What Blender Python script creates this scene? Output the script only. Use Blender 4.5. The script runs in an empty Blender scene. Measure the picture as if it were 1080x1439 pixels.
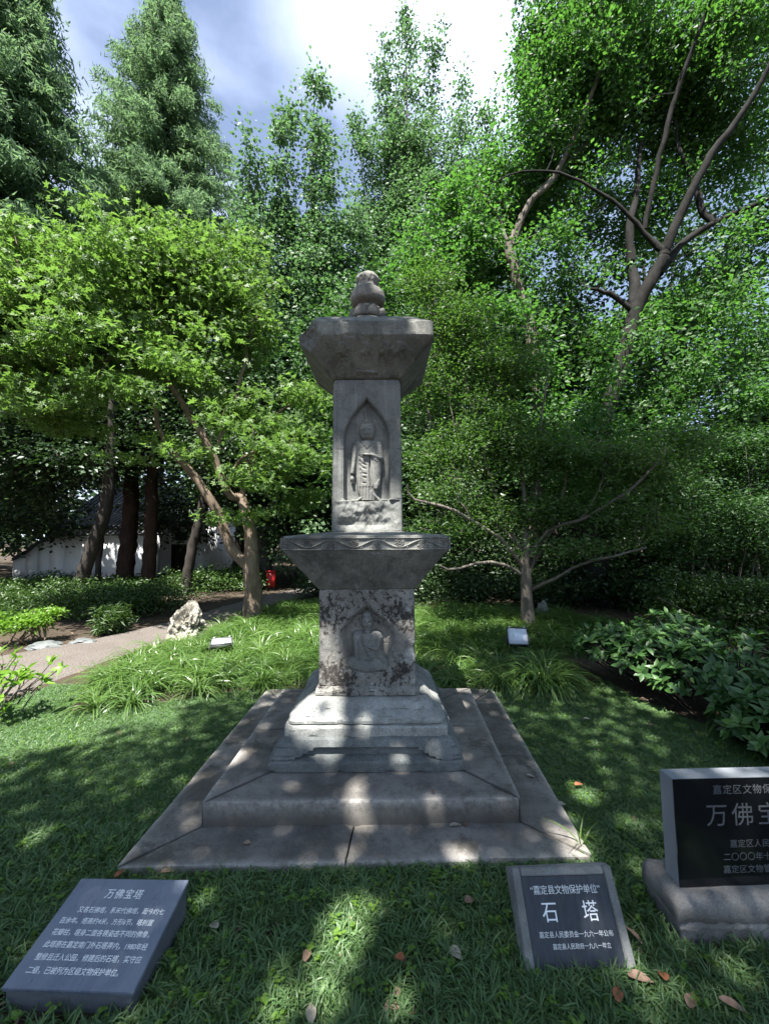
import bpy, bmesh, math, random
import numpy as np
from mathutils import Vector, Matrix, noise as mnoise

# ------------------------------------------------------------------ camera, sky, sun, exposure
SC = bpy.context.scene
COL = SC.collection
rng = np.random.default_rng(7)
random.seed(7)
R = math.radians

FPX, CXP, CYP, EYE, PITCH, ROLL = 575.0, 540.0, 719.5, 1.65, R(3.5), R(0.35)
cam_d = bpy.data.cameras.new('camera')
cam = bpy.data.objects.new('camera', cam_d)
COL.objects.link(cam)
cam_d.sensor_fit = 'HORIZONTAL'
cam_d.sensor_width = 36.0
cam_d.lens = 36.0 * FPX / 1080.0
cam_d.clip_start, cam_d.clip_end = 0.05, 2000
cam.matrix_world = (Matrix.Translation((0, 0, EYE)) @ Matrix.Rotation(R(90) + PITCH, 4, 'X')
                    @ Matrix.Rotation(-ROLL, 4, 'Z'))
SC.camera = cam

SUN = Vector((-0.150, -0.405, 0.902)).normalized()          # towards the sun: behind the viewer, a little left, high
sun_d = bpy.data.lights.new('sun', 'SUN')
sun_d.energy, sun_d.angle, sun_d.color = 5.0, R(0.5), (1.0, 0.965, 0.91)
sun = bpy.data.objects.new('sun', sun_d)
COL.objects.link(sun)
sun.rotation_euler = SUN.to_track_quat('Z', 'Y').to_euler()
sun.location = (0, -10, 40)

world = bpy.data.worlds.new('World')
SC.world = world
world.use_nodes = True
wn, wl = world.node_tree.nodes, world.node_tree.links
wn.clear()
w_out = wn.new('ShaderNodeOutputWorld')
w_bg = wn.new('ShaderNodeBackground')
w_bg.inputs['Strength'].default_value = 0.056
w_sky = wn.new('ShaderNodeTexSky')
w_sky.sky_type = 'NISHITA'
w_sky.sun_disc = False
w_sky.sun_elevation = math.asin(SUN.z)
w_sky.sun_rotation = math.atan2(-SUN.x, SUN.y)
w_sky.air_density, w_sky.dust_density, w_sky.ozone_density = 1.0, 0.6, 1.6
w_tc = wn.new('ShaderNodeTexCoord')
w_map = wn.new('ShaderNodeMapping')
w_map.inputs['Location'].default_value = (0.35, 0.1, 0.45)
w_map.inputs['Scale'].default_value = (1.0, 1.0, 1.5)
w_noi = wn.new('ShaderNodeTexNoise')
w_noi.inputs['Scale'].default_value = 2.1
w_noi.inputs['Detail'].default_value = 7
w_noi.inputs['Roughness'].default_value = 0.5
w_noi.inputs['Distortion'].default_value = 0.25
w_ramp = wn.new('ShaderNodeValToRGB')
w_ramp.color_ramp.elements[0].position, w_ramp.color_ramp.elements[0].color = 0.52, (0.12, 0.12, 0.12, 1)
w_ramp.color_ramp.elements[1].position, w_ramp.color_ramp.elements[1].color = 0.88, (1, 1, 1, 1)
w_mix = wn.new('ShaderNodeMix')
w_mix.data_type = 'RGBA'
w_mix.inputs[7].default_value = (7.9, 8.8, 11.4, 1)
wl.new(w_tc.outputs['Generated'], w_map.inputs['Vector'])
wl.new(w_map.outputs['Vector'], w_noi.inputs['Vector'])
w_dot = wn.new('ShaderNodeVectorMath'); w_dot.operation = 'DOT_PRODUCT'
w_dot.inputs[1].default_value = (0.155, 0.54, 0.827)           # the bright bank of cloud
w_bank = wn.new('ShaderNodeMapRange'); w_bank.interpolation_type = 'SMOOTHSTEP'
for _k, _v in (('From Min', 0.93), ('From Max', 0.998), ('To Min', 0.0), ('To Max', 0.36)): w_bank.inputs[_k].default_value = _v
w_add = wn.new('ShaderNodeMath'); w_add.operation = 'ADD'
wl.new(w_tc.outputs['Generated'], w_dot.inputs[0])
wl.new(w_dot.outputs['Value'], w_bank.inputs['Value'])
wl.new(w_bank.outputs['Result'], w_add.inputs[0])
wl.new(w_noi.outputs['Fac'], w_add.inputs[1])
wl.new(w_add.outputs[0], w_ramp.inputs['Fac'])
wl.new(w_ramp.outputs['Color'], w_mix.inputs[0])
wl.new(w_sky.outputs['Color'], w_mix.inputs[6])
wl.new(w_mix.outputs[2], w_bg.inputs['Color'])
wl.new(w_bg.outputs['Background'], w_out.inputs['Surface'])

SC.view_settings.view_transform = 'Standard'
SC.view_settings.look = 'None'
SC.view_settings.gamma = 1.0
SC.view_settings.use_curve_mapping = False
SC.view_settings.exposure = 1.95
SC.render.engine = 'CYCLES'
SC.cycles.max_bounces = 7
SC.cycles.diffuse_bounces = 4
SC.cycles.glossy_bounces = 3
SC.cycles.transmission_bounces = 5
SC.cycles.transparent_max_bounces = 6
SC.cycles.caustics_reflective = False
SC.cycles.caustics_refractive = False
SC.cycles.sample_clamp_indirect = 6.0
SC.cycles.use_denoising = True

# ------------------------------------------------------------------ geometry helpers
def ray(px, py):
    u, v = (px - CXP) / FPX, (CYP - py) / FPX
    c, s = math.cos(ROLL), math.sin(ROLL)
    u, v = u * c + v * s, -u * s + v * c
    return np.array([u, math.cos(PITCH) - v * math.sin(PITCH), math.sin(PITCH) + v * math.cos(PITCH)])
def at(px, py, Y):
    d = ray(px, py)
    return np.array([0, 0, EYE]) + d * (Y / d[1])
def gnd(px, py, z=0.0):
    d = ray(px, py)
    return np.array([0, 0, EYE]) + d * ((z - EYE) / d[2])

def A(x): return np.asarray(x, dtype=np.float64)

def build_mesh(name, V, faces, mat=None, smooth=False, attrs=None):
    """faces: list of (n,k) int arrays"""
    me = bpy.data.meshes.new(name)
    V = np.asarray(V, dtype=np.float32)
    faces = [np.asarray(f, dtype=np.int32) for f in faces if len(f)]
    me.vertices.add(len(V))
    me.vertices.foreach_set('co', V.ravel())
    nl = sum(f.size for f in faces)
    nf = sum(len(f) for f in faces)
    me.loops.add(nl)
    me.loops.foreach_set('vertex_index', np.concatenate([f.ravel() for f in faces]))
    me.polygons.add(nf)
    starts, k = [], 0
    for f in faces:
        starts.append(k + np.arange(len(f)) * f.shape[1])
        k += f.size
    me.polygons.foreach_set('loop_start', np.concatenate(starts).astype(np.int32))
    if smooth:
        me.polygons.foreach_set('use_smooth', np.ones(nf, dtype=bool))
    for an, av in (attrs or {}).items():
        a = me.attributes.new(an, 'FLOAT', 'POINT')
        a.data.foreach_set('value', np.asarray(av, dtype=np.float32))
    me.update(calc_edges=True)
    if mat: me.materials.append(mat)
    return me

def put(name, me, parent=None, kind=None, local=False):
    """link a mesh made in world coordinates; under a parent it is moved to the parent's frame"""
    o = bpy.data.objects.new(name, me)
    COL.objects.link(o)
    if parent is not None:
        o.parent = parent
        if not local:
            p = parent
            T = Vector((0, 0, 0))
            while p is not None:
                T += p.location
                p = p.parent
            if isinstance(me, bpy.types.Mesh):
                me.transform(Matrix.Translation(-T))
            else:
                o.location = -T
    if kind: o['kind'] = kind
    return o

def tag(o, label, cat, group=None):
    o['label'], o['category'] = label, cat
    if group: o['group'] = group
    return o

def thing(name, label, cat, loc, group=None):
    o = bpy.data.objects.new(name, None)
    COL.objects.link(o)
    o.location = loc
    o.empty_display_size = 0.1
    return tag(o, label, cat, group)

def copy_tree(o, loc, rz=0.0, sc=1.0, label=None):
    c = o.copy()
    COL.objects.link(c)
    c.location, c.rotation_euler, c.scale = loc, (0, 0, rz), (sc, sc, sc) if not hasattr(sc, '__len__') else sc
    if label: c['label'] = label
    for ch in list(o.children):
        d = ch.copy()
        COL.objects.link(d)
        d.parent = c
    return c

class Buf:
    def __init__(s): s.v, s.q, s.t, s.n = [], [], [], 0
    def add(s, V, Q=None, T=None):
        if Q is not None and len(Q): s.q.append(np.asarray(Q) + s.n)
        if T is not None and len(T): s.t.append(np.asarray(T) + s.n)
        s.v.append(np.asarray(V)); s.n += len(V)
    def mesh(s, name, mat, smooth=False, attrs=None):
        F = []
        if s.q: F.append(np.concatenate(s.q))
        if s.t: F.append(np.concatenate(s.t))
        return build_mesh(name, np.concatenate(s.v), F, mat, smooth, attrs)
    def box(s, x0, y0, z0, x1, y1, z1):
        V = A([(x, y, z) for z in (z0, z1) for (x, y) in ((x0, y0), (x1, y0), (x1, y1), (x0, y1))])
        s.add(V, [(3, 2, 1, 0), (4, 5, 6, 7), (0, 1, 5, 4), (1, 2, 6, 5), (2, 3, 7, 6), (3, 0, 4, 7)])
    def prism(s, pts_bot, pts_top):
        n = len(pts_bot)
        V = np.concatenate([A(pts_bot), A(pts_top)])
        if n == 4:
            s.add(V, [(3, 2, 1, 0), (4, 5, 6, 7)] + [(i, (i + 1) % n, n + (i + 1) % n, n + i) for i in range(n)])
        else:
            c0, c1 = A(pts_bot).mean(0), A(pts_top).mean(0)
            V = np.concatenate([V, [c0, c1]])
            s.add(V, [(i, (i + 1) % n, n + (i + 1) % n, n + i) for i in range(n)],
                  [((i + 1) % n, i, 2 * n) for i in range(n)] + [(n + i, n + (i + 1) % n, 2 * n + 1) for i in range(n)])

def tube(P, rad, sides=6, wob=0.0):
    P = A(P); rad = np.broadcast_to(A(rad), (len(P),))
    T = np.gradient(P, axis=0)
    T /= np.linalg.norm(T, axis=1, keepdims=True) + 1e-9
    ref = A((0.31, 0.2, 0.93)) if abs(T[0] @ A((0.31, 0.2, 0.93))) < 0.9 else A((1, 0, 0))
    U = np.cross(T, ref); U /= np.linalg.norm(U, axis=1, keepdims=True) + 1e-9
    W = np.cross(T, U)
    a = np.arange(sides) * 2 * math.pi / sides
    rr = rad[:, None] * (1 + wob * rng.normal(size=(len(P), sides)))
    V = P[:, None, :] + rr[..., None] * (np.cos(a)[None, :, None] * U[:, None, :] + np.sin(a)[None, :, None] * W[:, None, :])
    n = len(P)
    i = np.arange(n - 1)[:, None] * sides
    j = np.arange(sides)[None, :]
    Q = np.stack([i + j, i + (j + 1) % sides, i + sides + (j + 1) % sides, i + sides + j], -1).reshape(-1, 4)
    return V.reshape(-1, 3), Q

def smooth_path(P, n, jit=0.0):
    """resample a polyline as a Catmull-Rom curve"""
    P = A(P)
    if len(P) == 2: P = np.array([P[0], (P[0] + P[1]) / 2, P[1]])
    Q = np.concatenate([[2 * P[0] - P[1]], P, [2 * P[-1] - P[-2]]])
    out = []
    m = len(P) - 1
    for u in np.linspace(0, m - 1e-6, n):
        i = int(u); t = u - i
        a, b, c, d = Q[i], Q[i + 1], Q[i + 2], Q[i + 3]
        out.append(0.5 * (2 * b + (c - a) * t + (2 * a - 5 * b + 4 * c - d) * t * t + (3 * b - a - 3 * c + d) * t ** 3))
    out = A(out)
    if jit:
        J = rng.normal(size=out.shape) * jit
        J[0] = 0
        out += J
    return out

def unit(v): return v / (np.linalg.norm(v, axis=-1, keepdims=True) + 1e-9)

# ------------------------------------------------------------------ materials
def new_mat(name):
    m = bpy.data.materials.new(name)
    m.use_nodes = True
    n, l = m.node_tree.nodes, m.node_tree.links
    n.clear()
    out = n.new('ShaderNodeOutputMaterial')
    return m, n, l, out

def noise_node(n, l, scale, detail=5, rough=0.55, vec=None, dist=0.0):
    t = n.new('ShaderNodeTexNoise')
    t.inputs['Scale'].default_value, t.inputs['Detail'].default_value = scale, detail
    t.inputs['Roughness'].default_value, t.inputs['Distortion'].default_value = rough, dist
    if vec is not None: l.new(vec, t.inputs['Vector'])
    return t.outputs['Fac']

def ramp(n, l, fac, stops):
    r = n.new('ShaderNodeValToRGB')
    e = r.color_ramp.elements
    while len(e) < len(stops): e.new(0.5)
    for k, (p, c) in enumerate(stops):
        e[k].position = p
        e[k].color = (c, c, c, 1) if not hasattr(c, '__len__') else (*c, 1)
    l.new(fac, r.inputs['Fac'])
    return r.outputs['Color']

def mixc(n, l, fac, a, b, mode='MIX'):
    m = n.new('ShaderNodeMix')
    m.data_type = 'RGBA'; m.blend_type = mode
    for i, x in ((0, fac), (6, a), (7, b)):
        if hasattr(x, 'is_output'): l.new(x, m.inputs[i])
        elif i == 0: m.inputs[0].default_value = x
        else: m.inputs[i].default_value = (*x, 1)
    return m.outputs[2]

def bump(n, l, h, strength, dist=0.01):
    b = n.new('ShaderNodeBump')
    b.inputs['Strength'].default_value, b.inputs['Distance'].default_value = strength, dist
    l.new(h, b.inputs['Height'])
    return b.outputs['Normal']

def mmath(n, l, op, a, b=0.0):
    m = n.new('ShaderNodeMath'); m.operation = op
    for i, x in enumerate((a, b)):
        if hasattr(x, 'is_output'): l.new(x, m.inputs[i])
        else: m.inputs[i].default_value = x
    return m.outputs[0]

def stone_mat(name, c1, c2, dark, dark_amt=0.55, stain_scale=3.0, grain=90, rough=0.88, bumps=0.5, pale=None, streak=False, patches=(), painted_light=False):
    m, n, l, out = new_mat(name)
    tc = n.new('ShaderNodeTexCoord').outputs['Object']
    f1 = noise_node(n, l, 2.3, 6, 0.6, tc)
    col = mixc(n, l, ramp(n, l, f1, [(0.36, 0.0), (0.64, 1.0)]), tuple(x * 0.72 for x in c1), c2)
    f4 = noise_node(n, l, 11.0, 7, 0.72, tc, 0.5)
    col = mixc(n, l, ramp(n, l, f4, [(0.38, 0.42), (0.52, 0.0)]), col, tuple(x * 0.5 for x in c1))
    fg = noise_node(n, l, grain, 3, 0.7, tc)
    col = mixc(n, l, 0.55, col, ramp(n, l, fg, [(0.30, 0.28), (0.72, 0.78)]), 'OVERLAY')
    mp = n.new('ShaderNodeMapping')
    mp.inputs['Location'].default_value = (3.1, 1.7, 0.6)
    mp.inputs['Scale'].default_value = (1, 1, 0.35 if streak else 0.8)
    l.new(tc, mp.inputs['Vector'])
    fs = noise_node(n, l, stain_scale, 9, 0.72, mp.outputs['Vector'], 0.4)
    for (px_, py_, pz_, pr_, pw_) in patches:      # lichen spreads from these places (object space)
        vd = n.new('ShaderNodeVectorMath'); vd.operation = 'DISTANCE'
        l.new(tc, vd.inputs[0]); vd.inputs[1].default_value = (px_, py_, pz_)
        mr = n.new('ShaderNodeMapRange'); mr.interpolation_type = 'SMOOTHSTEP'
        for k_, v_ in (('From Min', 0.0), ('From Max', pr_), ('To Min', pw_), ('To Max', 0.0)): mr.inputs[k_].default_value = v_
        l.new(vd.outputs['Value'], mr.inputs['Value'])
        fs = mmath(n, l, 'ADD', fs, mr.outputs['Result'])
    col = mixc(n, l, ramp(n, l, fs, [(dark_amt, 0.0), (dark_amt + 0.07, 0.9)]), col, dark)
    if streak:      # rain streaks running down the faces
        ms = n.new('ShaderNodeMapping'); ms.inputs['Scale'].default_value = (1, 1, 0.06)
        l.new(tc, ms.inputs['Vector'])
        fk = noise_node(n, l, 15.0, 5, 0.65, ms.outputs['Vector'], 0.3)
        col = mixc(n, l, ramp(n, l, fk, [(0.50, 0.0), (0.64, 0.55)]), col, tuple(x * 0.8 for x in dark))
        fw = noise_node(n, l, 23.0, 4, 0.6, ms.outputs['Vector'], 0.2)
        col = mixc(n, l, ramp(n, l, fw, [(0.60, 0.0), (0.72, 0.35)]), col, (0.36, 0.36, 0.35))
    if painted_light:        # pale worn arrises as edge highlight, shade on risers, painted into the colour
        wa = n.new('ShaderNodeAttribute'); wa.attribute_name = 'painted_light'
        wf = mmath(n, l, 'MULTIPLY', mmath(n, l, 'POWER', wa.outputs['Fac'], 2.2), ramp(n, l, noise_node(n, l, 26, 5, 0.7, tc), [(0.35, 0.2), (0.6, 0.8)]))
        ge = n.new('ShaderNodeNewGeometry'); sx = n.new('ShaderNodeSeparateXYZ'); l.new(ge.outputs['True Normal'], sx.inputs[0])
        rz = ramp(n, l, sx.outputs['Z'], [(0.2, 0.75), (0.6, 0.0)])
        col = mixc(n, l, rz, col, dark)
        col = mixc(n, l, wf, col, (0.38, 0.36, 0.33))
    if pale:
        fp = noise_node(n, l, 7.0, 8, 0.7, tc)
        col = mixc(n, l, ramp(n, l, fp, [(0.57, 0.0), (0.66, 0.7)]), col, pale)
    b = n.new('ShaderNodeBsdfPrincipled')
    l.new(col, b.inputs['Base Color'])
    b.inputs['Roughness'].default_value = rough
    b.inputs['Specular IOR Level'].default_value = 0.25
    h = mixc(n, l, 0.5, noise_node(n, l, 18, 8, 0.7, tc), noise_node(n, l, 110, 4, 0.7, tc))
    l.new(bump(n, l, h, bumps, 0.012), b.inputs['Normal'])
    l.new(b.outputs[0], out.inputs[0])
    return m

def plain_mat(name, col, rough=0.6, metal=0.0, spec=0.5, var=0.25, scale=20, bumps=0.0, dust=None):
    m, n, l, out = new_mat(name)
    tc = n.new('ShaderNodeTexCoord').outputs['Object']
    f = noise_node(n, l, scale, 5, 0.6, tc)
    c = mixc(n, l, f, tuple(x * (1 - var) for x in col), tuple(min(1, x * (1 + var)) for x in col))
    b = n.new('ShaderNodeBsdfPrincipled')
    l.new(c, b.inputs['Base Color'])
    b.inputs['Roughness'].default_value, b.inputs['Metallic'].default_value = rough, metal
    b.inputs['Specular IOR Level'].default_value = spec
    if dust:     # water marks and settled dust
        md = n.new('ShaderNodeMapping'); md.inputs['Scale'].default_value = dust[0]
        l.new(tc, md.inputs['Vector'])
        fd = ramp(n, l, noise_node(n, l, 4.0, 8, 0.7, md.outputs['Vector'], 0.6), [(0.42, 0.0), (0.75, 1.0)])
        c = mixc(n, l, mmath(n, l, 'MULTIPLY', fd, dust[1]), c, dust[2])
        l.new(c, b.inputs['Base Color'])
        l.new(mmath(n, l, 'ADD', rough, mmath(n, l, 'MULTIPLY', fd, 0.3)), b.inputs['Roughness'])
    if bumps: l.new(bump(n, l, f, bumps, 0.01), b.inputs['Normal'])
    l.new(b.outputs[0], out.inputs[0])
    return m

def leaf_mat(name, c_dark, c_light, trans, t_amt=0.4, rough=0.42, spec=0.4, inst=False):
    m, n, l, out = new_mat(name)
    if inst:
        f = n.new('ShaderNodeObjectInfo').outputs['Random']
        at_ = n.new('ShaderNodeAttribute'); at_.attribute_name = 'tint'
        f = mmath(n, l, 'ADD', mmath(n, l, 'MULTIPLY', f, 0.5), mmath(n, l, 'MULTIPLY', at_.outputs['Fac'], 0.5))
    else:
        a = n.new('ShaderNodeAttribute'); a.attribute_name = 'tint'
        f = a.outputs['Fac']
    col = mixc(n, l, f, c_dark, c_light)
    tcol = mixc(n, l, f, tuple(x * 0.8 for x in trans), trans)
    b = n.new('ShaderNodeBsdfPrincipled')
    l.new(col, b.inputs['Base Color'])
    b.inputs['Roughness'].default_value = rough
    b.inputs['Specular IOR Level'].default_value = spec
    t = n.new('ShaderNodeBsdfTranslucent')
    l.new(tcol, t.inputs['Color'])
    mx = n.new('ShaderNodeMixShader')
    mx.inputs[0].default_value = t_amt
    l.new(b.outputs[0], mx.inputs[1]); l.new(t.outputs[0], mx.inputs[2])
    l.new(mx.outputs[0], out.inputs[0])
    return m

def bark_mat(name, c1, c2, scale=9, bumps=0.9):
    m, n, l, out = new_mat(name)
    tc = n.new('ShaderNodeTexCoord').outputs['Object']
    mp = n.new('ShaderNodeMapping'); mp.inputs['Scale'].default_value = (1, 1, 0.3)
    l.new(tc, mp.inputs['Vector'])
    f = noise_node(n, l, scale, 8, 0.7, mp.outputs['Vector'], 0.3)
    g = noise_node(n, l, 2.2, 4, 0.6, tc)
    c = mixc(n, l, ramp(n, l, f, [(0.3, 0.0), (0.7, 1.0)]), c1, c2)
    c = mixc(n, l, ramp(n, l, g, [(0.45, 0.0), (0.65, 0.5)]), c, tuple(min(1, x * 1.35) for x in c2))
    b = n.new('ShaderNodeBsdfPrincipled')
    l.new(c, b.inputs['Base Color'])
    b.inputs['Roughness'].default_value = 0.9
    b.inputs['Specular IOR Level'].default_value = 0.15
    l.new(bump(n, l, f, bumps, 0.03), b.inputs['Normal'])
    l.new(b.outputs[0], out.inputs[0])
    return m

M = {}
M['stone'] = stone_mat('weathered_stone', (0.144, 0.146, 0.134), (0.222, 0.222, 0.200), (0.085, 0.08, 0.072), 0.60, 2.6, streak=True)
M['stone_shaft'] = stone_mat('shaft_stone', (0.151, 0.158, 0.148), (0.209, 0.212, 0.196), (0.12, 0.12, 0.115), 0.64, 2.2, bumps=0.3, streak=True)
M['stone_stained'] = stone_mat('stained_stone', (0.195, 0.190, 0.172), (0.287, 0.276, 0.247), (0.026, 0.021, 0.018), 0.60, 34.0, bumps=0.6, pale=(0.42, 0.42, 0.41),
    patches=((-0.24, -0.34, 0.50, 0.20, 0.20), (-0.12, -0.34, 0.44, 0.16, 0.13), (-0.27, -0.34, 0.92, 0.26, 0.17), (0.24, -0.34, 0.92, 0.26, 0.17), (0.0, -0.34, 1.08, 0.25, 0.09), (0.26, -0.34, 0.54, 0.15, 0.17), (0.14, -0.34, 0.46, 0.2, 0.10), (0, -0.28, 0.84, 0.22, 0.05)))
M['stone_base'] = stone_mat('base_stone', (0.204, 0.210, 0.198), (0.316, 0.321, 0.300), (0.10, 0.095, 0.085), 0.58, 3.6, bumps=0.6, pale=(0.44, 0.43, 0.42))
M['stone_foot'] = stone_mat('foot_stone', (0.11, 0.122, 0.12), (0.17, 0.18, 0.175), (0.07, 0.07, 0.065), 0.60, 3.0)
M['stone_fresh'] = stone_mat('finial_stone', (0.158, 0.153, 0.141), (0.222, 0.215, 0.196), (0.10, 0.09, 0.085), 0.60, 4.0)
M['paving'] = stone_mat('paving_granite', (0.132, 0.121, 0.108), (0.221, 0.206, 0.189), (0.085, 0.078, 0.066), 0.52, 1.7, grain=160, bumps=0.35, painted_light=True)
M['taihu'] = stone_mat('garden_rock', (0.302, 0.279, 0.229), (0.420, 0.389, 0.329), (0.07, 0.066, 0.055), 0.50, 7.0, bumps=1.0)
M['base_granite'] = stone_mat('rough_granite', (0.20, 0.192, 0.18), (0.31, 0.30, 0.285), (0.09, 0.083, 0.072), 0.6, 3.0, grain=140)
M['grey_granite'] = stone_mat('grey_granite', (0.19, 0.195, 0.19), (0.27, 0.275, 0.265), (0.11, 0.11, 0.10), 0.6, 6.0, grain=220, bumps=0.25)
M['blue_slab'] = plain_mat('honed_slate', (0.088, 0.108, 0.150), 0.24, 0, 0.6, 0.2, 9, 0.0, ((2.2, 1.0, 1), 0.6, (0.21, 0.23, 0.265)))  # grey-blue base colour stands in for sky reflected in the dark stone
M['blue_slab_side'] = plain_mat('slate_side', (0.09, 0.10, 0.11), 0.7, 0, 0.3, 0.3, 30, 0.3)
M['slate_panel'] = plain_mat('dull_dark_slate', (0.020, 0.025, 0.034), 0.5, 0, 0.4, 0.5, 22, 0.0, ((11, 1.5, 1.5), 0.7, (0.075, 0.085, 0.10)))
M['black_granite'] = plain_mat('polished_black_granite', (0.006, 0.007, 0.008), 0.12, 0, 0.5, 0.3, 200)
M['honed_edge'] = plain_mat('honed_granite_edge', (0.20, 0.215, 0.235), 0.55, 0, 0.4, 0.15, 80)
M['white_ink'] = plain_mat('white_lettering', (0.78, 0.80, 0.82), 0.7, 0, 0.3, 0.08, 60)
M['worn_ink'] = plain_mat('worn_white_lettering', (0.66, 0.68, 0.68), 0.8, 0, 0.3, 0.3, 50)
M['grey_ink'] = plain_mat('engraved_grey_lettering', (0.085, 0.092, 0.098), 0.7, 0, 0.3, 0.2, 60)
M['plaster'] = plain_mat('white_plaster', (0.84, 0.85, 0.86), 0.9, 0, 0.2, 0.16, 1.6)
M['tile'] = plain_mat('grey_roof_tile', (0.13, 0.135, 0.14), 0.85, 0, 0.3, 0.45, 6)
M['dark_wood'] = plain_mat('dark_timber', (0.035, 0.028, 0.024), 0.7, 0, 0.3, 0.3, 12)
M['pane'] = plain_mat('dark_pane', (0.03, 0.035, 0.04), 0.15, 0, 0.5, 0.2, 5)
M['metal'] = plain_mat('dark_lamp_metal', (0.05, 0.055, 0.055), 0.5, 0.3, 0.5, 0.2, 30)
M['pale_metal'] = plain_mat('dusty_lamp_metal', (0.42, 0.45, 0.45), 0.5, 0.2, 0.5, 0.2, 30)
M['lamp_glass'] = plain_mat('lamp_glass', (0.62, 0.67, 0.75), 0.12, 0, 0.6, 0.2, 14)
M['red'] = plain_mat('red_paint', (0.38, 0.016, 0.018), 0.5, 0, 0.4, 0.2, 8)
M['bark_brown'] = bark_mat('brown_bark', (0.060, 0.044, 0.032), (0.20, 0.155, 0.115))
M['bark_grey'] = bark_mat('grey_bark', (0.035, 0.031, 0.027), (0.10, 0.092, 0.08))
M['bark_dark'] = bark_mat('dark_bark', (0.018, 0.015, 0.013), (0.05, 0.043, 0.037))
M['bark_black'] = bark_mat('blackish_bark', (0.007, 0.007, 0.0065), (0.024, 0.023, 0.021))
M['bark_red'] = bark_mat('reddish_bark', (0.016, 0.011, 0.009), (0.05, 0.031, 0.024))
M['bark_pale'] = bark_mat('pale_twig_bark', (0.06, 0.053, 0.044), (0.17, 0.15, 0.125))
M['lf_maple'] = leaf_mat('maple_leaf', (0.060, 0.125, 0.030), (0.130, 0.205, 0.055), (0.19, 0.36, 0.055), 0.42, 0.5, 0.4)
M['lf_redwood'] = leaf_mat('redwood_needles', (0.075, 0.135, 0.07), (0.125, 0.205, 0.105), (0.2, 0.34, 0.14), 0.45, 0.7, 0.12)
M['lf_poplar'] = leaf_mat('poplar_leaf', (0.07, 0.128, 0.062), (0.125, 0.205, 0.098), (0.15, 0.31, 0.09), 0.36, 0.5, 0.3)
M['lf_camphor'] = leaf_mat('broad_leaf', (0.036, 0.088, 0.032), (0.085, 0.165, 0.052), (0.12, 0.32, 0.04), 0.40, 0.5, 0.3)
M['lf_mid'] = leaf_mat('deep_green_leaf', (0.024, 0.060, 0.024), (0.060, 0.115, 0.038), (0.07, 0.19, 0.025), 0.3, 0.5, 0.28)
M['lf_dark'] = leaf_mat('evergreen_leaf', (0.018, 0.04, 0.017), (0.045, 0.082, 0.027), (0.04, 0.1, 0.018), 0.25, 0.4, 0.45)
M['lf_fine'] = leaf_mat('fine_leaf', (0.034, 0.078, 0.024), (0.085, 0.145, 0.04), (0.12, 0.27, 0.03), 0.38, 0.46, 0.32)
M['lf_rhodo'] = leaf_mat('leathery_leaf', (0.026, 0.070, 0.020), (0.068, 0.145, 0.036), (0.07, 0.22, 0.02), 0.18, 0.42, 0.4)
M['lf_young'] = leaf_mat('young_leaf', (0.08, 0.17, 0.02), (0.15, 0.27, 0.03), (0.2, 0.42, 0.03), 0.4)
M['lf_hedge'] = leaf_mat('hedge_leaf', (0.025, 0.055, 0.014), (0.06, 0.115, 0.022), (0.06, 0.14, 0.015), 0.25)
M['grass'] = leaf_mat('mondo_blade', (0.05, 0.11, 0.028), (0.115, 0.19, 0.045), (0.16, 0.32, 0.045), 0.32, 0.36, 0.5, inst=True)
M['lawn'] = leaf_mat('dwarf_mondo_blade', (0.052, 0.115, 0.044), (0.122, 0.20, 0.068), (0.11, 0.24, 0.045), 0.28, 0.45, 0.4, inst=True)
M['seedling'] = leaf_mat('seedling_leaf', (0.08, 0.17, 0.025), (0.15, 0.25, 0.04), (0.2, 0.4, 0.04), 0.35, inst=True)
M['litter'] = leaf_mat('dry_leaf', (0.10, 0.065, 0.042), (0.30, 0.215, 0.155), (0.2, 0.12, 0.06), 0.12, 0.75, 0.2)
M['litter_red'] = leaf_mat('rusty_leaf', (0.26, 0.085, 0.040), (0.40, 0.16, 0.08), (0.35, 0.12, 0.05), 0.15, 0.6, 0.3)
M['litter_pink'] = leaf_mat('faded_leaf', (0.20, 0.125, 0.09), (0.32, 0.21, 0.155), (0.3, 0.2, 0.1), 0.12, 0.6, 0.3)
M['litter_pale'] = leaf_mat('bleached_leaf', (0.24, 0.21, 0.16), (0.40, 0.36, 0.29), (0.25, 0.22, 0.15), 0.1, 0.7, 0.2)

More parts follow.
